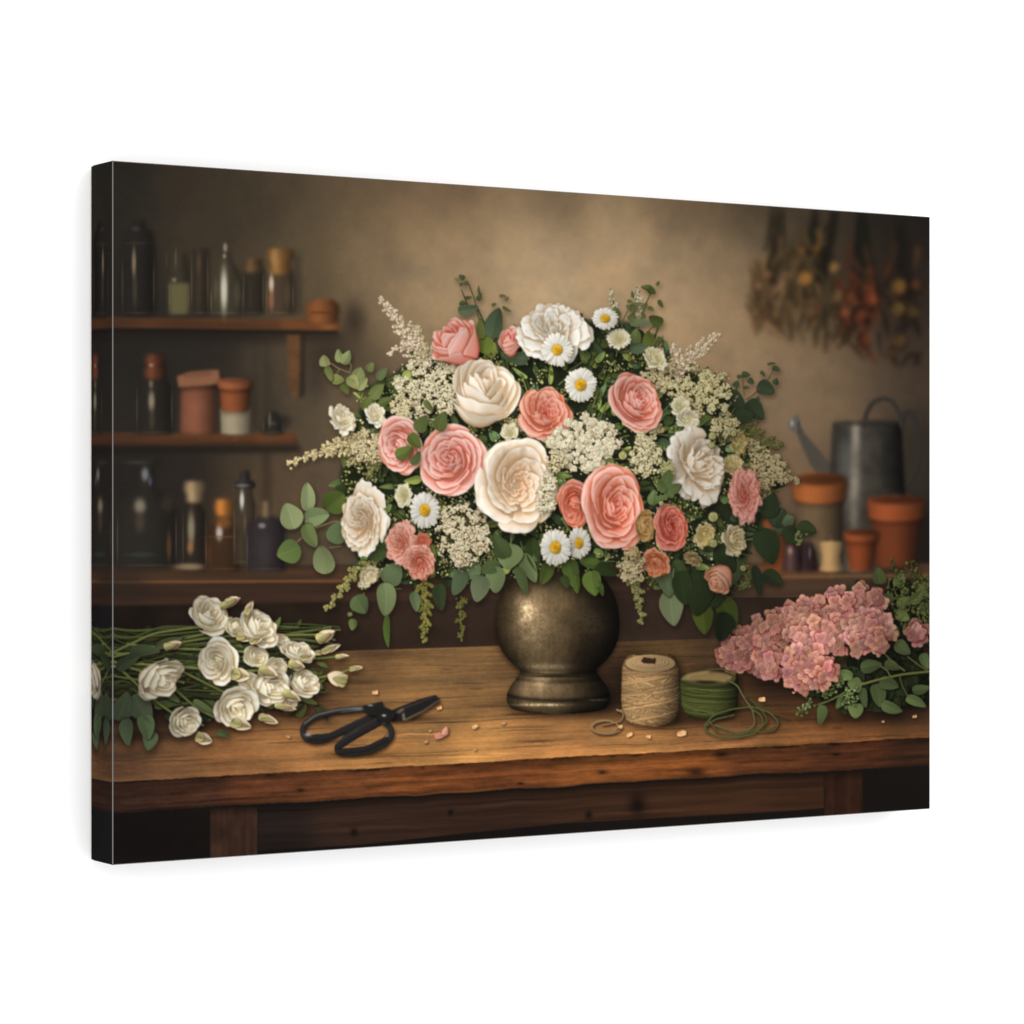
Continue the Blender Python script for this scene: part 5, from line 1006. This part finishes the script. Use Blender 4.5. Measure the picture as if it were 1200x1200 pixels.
    def loop(pts, r, i, hl):
        L = Layer(340, 815, 475, 895)
        stem(L, pts, r, C(50, 47, 46)); L.resolve(i, ao=.2, aor=(1, 2), sh=.25, shl=4, drop=(1.5, 2.5, 1.6, .6), light=False)
        L = Layer(340, 815, 475, 895)
        for q in hl: stem(L, q[0], q[1], C(*q[2]), 5)
        L.resolve(i, ao=0, sh=0, soft=.55, light=False)
    hd = item('handle', shs)
    loop([(448, 834), (425, 844), (398, 857), (376, 868.5), (362, 868), (353.5, 860), (356, 849), (370, 839), (395, 833), (425, 830), (446, 829)], 3.3, hd, [([(357, 848), (370, 838), (395, 832), (424, 829)], .9, (112, 110, 110)), ([(360, 861), (370, 862), (382, 860)], 1.1, (96, 94, 96)), ([(400, 834.5), (423, 832)], .6, (92, 90, 90))])
    L = Layer(340, 815, 475, 895); stem(L, [(364, 865), (385, 864), (410, 854), (446, 838)], 4.3, C(42, 39, 38)); L.resolve(hd, ao=0, sh=0, light=False)
    glow(361, 861, 4, 2, C(176, 174, 176), .8, None); glow(420, 831, 8, 1.3, C(150, 148, 148), .6, None)
    blade([(425, 827), (448, 822), (450, 829), (446, 840), (428, 836)], hd, (34, 32, 31)); glow(434, 826.5, 3, 1.2, C(180, 172, 158), .8)
    hd = item('handle', shs)
    loop([(446, 842), (425, 852), (408, 862), (394, 876), (396, 882), (410, 883.5), (434, 880), (452, 872), (460, 861), (457, 851), (448, 844)], 3.3, hd, [([(395, 878), (410, 877.5), (430, 875), (448, 867), (455, 858)], .7, (84, 82, 82)), ([(400, 868), (420, 855)], .6, (70, 66, 64))])
    L = Layer(340, 815, 475, 895); stem(L, [(396, 875), (415, 863), (446, 846)], 4.0, C(42, 39, 38)); stem(L, [(398, 881), (430, 878), (452, 867)], 3.6, C(42, 39, 38)); L.resolve(hd, ao=0, sh=0, light=False)
    glow(450, 846, 3, 3, C(150, 154, 158), .7)
    blade([(440, 834), (452, 829), (464, 834), (462, 842), (450, 847), (441, 843)], hd, (32, 30, 29)); glow(450, 838.5, 2.4, 1.4, C(206, 198, 180), .9); 
    # fallen petals
    pc = item('printed_petal', label='small pink petal fallen beside the shears')
    L = Layer(505, 845, 535, 875); leaf(L, 516, 862, 7, 3.4, 10, C(222, 156, 134), 2, seed=1, vein=0); leaf(L, 522, 857, 5.5, 3.6, 70, C(236, 176, 158), 4, seed=2, vein=0); L.resolve(pc, drop=(2, 2, 1.5, .6))
    pt = item('printed_petal', label='pale petal crumbs scattered on the bench', kind='stuff')
    L = Layer(95, 760, 1100, 910); g2 = np.random.default_rng(3)
    for x, y, r in ((700, 858, 0), (727, 852, 3.2), (738, 861, 4), (760, 864, 3.4), (799, 860, 6), (557, 852, 4), (499, 870, 3), (504, 857, 2), (515, 830, 3.4), (440, 812, 4), (590, 848, 3), (338, 864, 2.4), (893, 820, 4.5), (557, 879, 2), (1072, 840, 3), (1035, 846, 2), (930, 812, 2)):
        if r: leaf(L, x, y, r*.95, r*.5, g2.uniform(-30, 30), C(206, 168, 120)*(1.12 if r > 3 else .95), 1, seed=int(x), vein=0); leaf(L, x+r*.3, y-r*.25, r*.6, r*.45, g2.uniform(0, 90), C(216, 184, 140)*(1.12 if r > 3 else .9), 2, seed=int(x)+1, vein=0)
    L.resolve(pt, ao=.2, aor=(1, 2), sh=.3, drop=(1, 1.4, .9, .55), light=False)
    # fine print grain
    n = np.random.default_rng(1).normal(0, 1, (PH, PW)).astype(np.float32); n = gb(n, .7)
    IMG[:] = np.clip(IMG+n[..., None]*.006, 0.01, 1)
    IMG[:] = gb(IMG, .55)
# ---------------------------------------------------------------- materials
def print_material(name, rough=.62, spec=.25):
    m = bpy.data.materials.new(name); m.use_nodes = True; nt = m.node_tree; b = nt.nodes['Principled BSDF']
    a = nt.nodes.new('ShaderNodeAttribute'); a.attribute_name = 'ink'
    # the weave of the canvas: faint relief and a trace of lighter thread
    tc = nt.nodes.new('ShaderNodeTexCoord'); h = []
    for d in ('X', 'Z'):
        w = nt.nodes.new('ShaderNodeTexWave'); w.bands_direction = d; w.inputs['Scale'].default_value = 260; w.inputs['Distortion'].default_value = .6
        nt.links.new(tc.outputs['Object'], w.inputs['Vector']); h.append(w)
    mx = nt.nodes.new('ShaderNodeMath'); mx.operation = 'ADD'; nt.links.new(h[0].outputs['Fac'], mx.inputs[0]); nt.links.new(h[1].outputs['Fac'], mx.inputs[1])
    bu = nt.nodes.new('ShaderNodeBump'); bu.inputs['Strength'].default_value = .10; bu.inputs['Distance'].default_value = .0002
    nt.links.new(mx.outputs[0], bu.inputs['Height']); nt.links.new(bu.outputs[0], b.inputs['Normal'])
    nt.links.new(a.outputs['Color'], b.inputs['Base Color'])
    b.inputs['Roughness'].default_value = rough; b.inputs['Specular IOR Level'].default_value = spec
    return m

def plain(name, col, rough=.8, noise=None):
    m = bpy.data.materials.new(name); m.use_nodes = True; nt = m.node_tree; b = nt.nodes['Principled BSDF']
    b.inputs['Roughness'].default_value = rough; b.inputs['Specular IOR Level'].default_value = .2
    n = nt.nodes.new('ShaderNodeTexNoise'); n.inputs['Scale'].default_value = noise or 40; n.inputs['Detail'].default_value = 5
    r = nt.nodes.new('ShaderNodeValToRGB'); k = .97 if not noise else .80
    r.color_ramp.elements[0].color = (col[0]*k, col[1]*k, col[2]*k, 1); r.color_ramp.elements[1].color = (*col, 1)
    nt.links.new(n.outputs['Fac'], r.inputs['Fac']); nt.links.new(r.outputs['Color'], b.inputs['Base Color'])
    bu = nt.nodes.new('ShaderNodeBump'); bu.inputs['Strength'].default_value = .05; bu.inputs['Distance'].default_value = .001
    nt.links.new(n.outputs['Fac'], bu.inputs['Height']); nt.links.new(bu.outputs[0], b.inputs['Normal'])
    return m

def mesh(name, verts, faces, mat, parent=None, colors=None, smooth=False):
    me = bpy.data.meshes.new(name); verts = np.asarray(verts, np.float32); faces = np.asarray(faces, np.int32)
    me.vertices.add(len(verts)); me.vertices.foreach_set('co', verts.ravel())
    nf, k = faces.shape
    me.loops.add(nf*k); me.loops.foreach_set('vertex_index', faces.ravel())
    me.polygons.add(nf); me.polygons.foreach_set('loop_start', np.arange(0, nf*k, k, dtype=np.int32))
    me.update(calc_edges=True)
    if colors is not None:
        at = me.color_attributes.new('ink', 'FLOAT_COLOR', 'POINT')
        c = np.ones((len(verts), 4), np.float32); c[:, :3] = colors; at.data.foreach_set('color', c.ravel())
    me.materials.append(mat)
    o = bpy.data.objects.new(name, me); scene.collection.objects.link(o)
    if parent is not None: o.parent = parent
    return o

def to_lin(c):
    c = np.clip(c, 0, 1); return np.where(c <= .04045, c/12.92, ((c+.055)/1.055)**2.4)

def sheet_xy(X, Z):
    "where a point of the front face lies on the keystoned sheet"
    dx = X-CAM[0]; dy = -CAM[1]+0*X
    zc = dx*math.sin(YAW)+dy*math.cos(YAW); xc = dx*math.cos(YAW)-dy*math.sin(YAW)
    return 600+3448*xc/zc, 601-3448*Z/zc

def ink(X, Z):
    px, py = sheet_xy(X, Z); fx = np.clip((px-OX)*S-.5, 0, PW-1.01); fy = np.clip((py-OY)*S-.5, 0, PH-1.01)
    x0 = fx.astype(int); y0 = fy.astype(int); ax = (fx-x0)[..., None]; ay = (fy-y0)[..., None]
    c = (IMG[y0, x0]*(1-ax)+IMG[y0, x0+1]*ax)*(1-ay)+(IMG[y0+1, x0]*(1-ax)+IMG[y0+1, x0+1]*ax)*ay
    return to_lin(c)*ALB, IDM[np.round(fy).astype(int), np.round(fx).astype(int)]

# ---------------------------------------------------------------- the room: one white wall
wall_m = plain('white_wall_paint', (.86, .86, .86), .9)
WY = CD+.004
def box(name, x0, x1, y0, y1, z0, z1, mat, parent=None):
    v = [(x, y, z) for x in (x0, x1) for y in (y0, y1) for z in (z0, z1)]
    f = [(0, 1, 3, 2), (4, 6, 7, 5), (0, 4, 5, 1), (2, 3, 7, 6), (0, 2, 6, 4), (1, 5, 7, 3)]
    return mesh(name, v, f, mat, parent)
w = box('wall', -4, 6, WY, WY+.1, 0, 3.4, wall_m); w['kind'] = 'structure'

# ---------------------------------------------------------------- the canvas
root = bpy.data.objects.new('canvas_print', None); scene.collection.objects.link(root); root.location = (0, 0, CZ)
root['label'] = 'stretched canvas print of a rose bouquet in a bronze vase, hung on a white wall'; root['category'] = 'canvas print'
paint()
pm = print_material('printed_canvas', .75, .02)
EDGE = .0006                               # radius of the folded canvas edge
NX, NZ = 1280, 864
hx, hz = CW/2-EDGE, CH/2-EDGE
gx = np.linspace(-hx, hx, NX+1); gz = np.linspace(hz, -hz, NZ+1)
GX, GZ = np.meshgrid(gx, gz)
COL, _ = ink(GX, GZ)
_, FID = ink((GX[:-1, :-1]+GX[1:, 1:])/2, (GZ[:-1, :-1]+GZ[1:, 1:])/2)
VI = np.arange((NX+1)*(NZ+1)).reshape(NZ+1, NX+1)
Q = np.stack([VI[:-1, :-1], VI[1:, :-1], VI[1:, 1:], VI[:-1, 1:]], -1)
V = np.stack([GX, 0*GX, GZ], -1).reshape(-1, 3); COL = COL.reshape(-1, 3)
# motifs too small to tell apart give their cells to the motif they lie on
cnt = np.bincount(FID.ravel(), minlength=len(ITEMS))
for i in range(len(ITEMS)):
    if 0 < cnt[i] < 25:
        FID[FID == i] = ITEMS[i][1] if ITEMS[i][1] >= 0 else 0
objs = {}
def make_item(i):
    if i in objs: return objs[i]
    nm, par, lab, kind, grp = ITEMS[i]
    q = Q[FID == i]
    p = root if par < 0 else make_item(par)
    if p is None: p = root
    if len(q) == 0:
        objs[i] = None; return None
    u, inv = np.unique(q, return_inverse=True)
    o = mesh(nm, V[u], inv.reshape(-1, 4), pm, p, COL[u])
    if lab: o['label'] = lab
    if kind: o['kind'] = kind
    if grp: o['group'] = grp
    objs[i] = o; return o
for i in range(len(ITEMS)): make_item(i)

# wrapped sides: the picture runs on round the edge, mirrored
def side(name, horizontal, sgn):
    n = (NX if horizontal else NZ)//2; m = 30
    t = np.linspace(-1, 1, n+1)*(hx if horizontal else hz); d = np.linspace(EDGE, CD, m+1)
    T, D = np.meshgrid(t, d)
    if horizontal: c, _ = ink(T, sgn*(CH/2-D)); P = np.stack([T, D, sgn*CH/2+0*T], -1)
    else: c, _ = ink(sgn*(CW/2-D), T); P = np.stack([sgn*CW/2+0*T, D, T], -1)
    vi = np.arange((n+1)*(m+1)).reshape(m+1, n+1); q = np.stack([vi[:-1, :-1], vi[1:, :-1], vi[1:, 1:], vi[:-1, 1:]], -1).reshape(-1, 4)
    if (sgn > 0) == horizontal: q = q[:, ::-1]
    return mesh(name, P.reshape(-1, 3), q, pm_side, root, np.clip(c.reshape(-1, 3)-.006, 0, 1)*SIDE_SHADE)  # sides painted darker, without the gloss haze held in the front colours
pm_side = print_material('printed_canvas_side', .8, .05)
SIDE_SHADE = 0.85
for hz_, sg in ((False, -1), (False, 1), (True, 1), (True, -1)):
    o = side('wrapped_side', hz_, sg)
side_label = None
# folded edge, where the print has cracked and the bare canvas shows as a pale line
ed = plain('bare_canvas_edge', (.15, .147, .14), .8, 900)
def fold(ax, sgn):
    n = 80; k = 5; a = np.linspace(0, math.pi/2, k+1); t = np.linspace(-1, 1, n+1)
    L = (hz if ax == 'z' else hx); out = EDGE*np.sin(a); dep = EDGE*(1-np.cos(a))
    A, T = np.meshgrid(np.arange(k+1), t*L)
    if ax == 'z': P = np.stack([sgn*(hx+out[A]), dep[A], T], -1)
    else: P = np.stack([T, dep[A], sgn*(hz+out[A])], -1)
    vi = np.arange((k+1)*(n+1)).reshape(n+1, k+1); q = np.stack([vi[:-1, :-1], vi[:-1, 1:], vi[1:, 1:], vi[1:, :-1]], -1).reshape(-1, 4)
    return mesh('folded_edge', P.reshape(-1, 3), q, ed, root)
fold('z', -1); fold('x', 1); fold('x', -1); fold('z', 1)
# wooden stretcher bars behind, set inside the wrap
wd = plain('pine_stretcher', (.55, .42, .26), .7, 30)
g = .002; b = .032
box('stretcher_bar', -CW/2+g, -CW/2+g+b, .004, CD-.001, -CH/2+g, CH/2-g, wd, root)
box('stretcher_bar', CW/2-g-b, CW/2-g, .004, CD-.001, -CH/2+g, CH/2-g, wd, root)
box('stretcher_bar', -CW/2+g+b+.0005, CW/2-g-b-.0005, .004, CD-.001, CH/2-g-b, CH/2-g, wd, root)
box('stretcher_bar', -CW/2+g+b+.0005, CW/2-g-b-.0005, .004, CD-.001, -CH/2+g, -CH/2+g+b, wd, root)
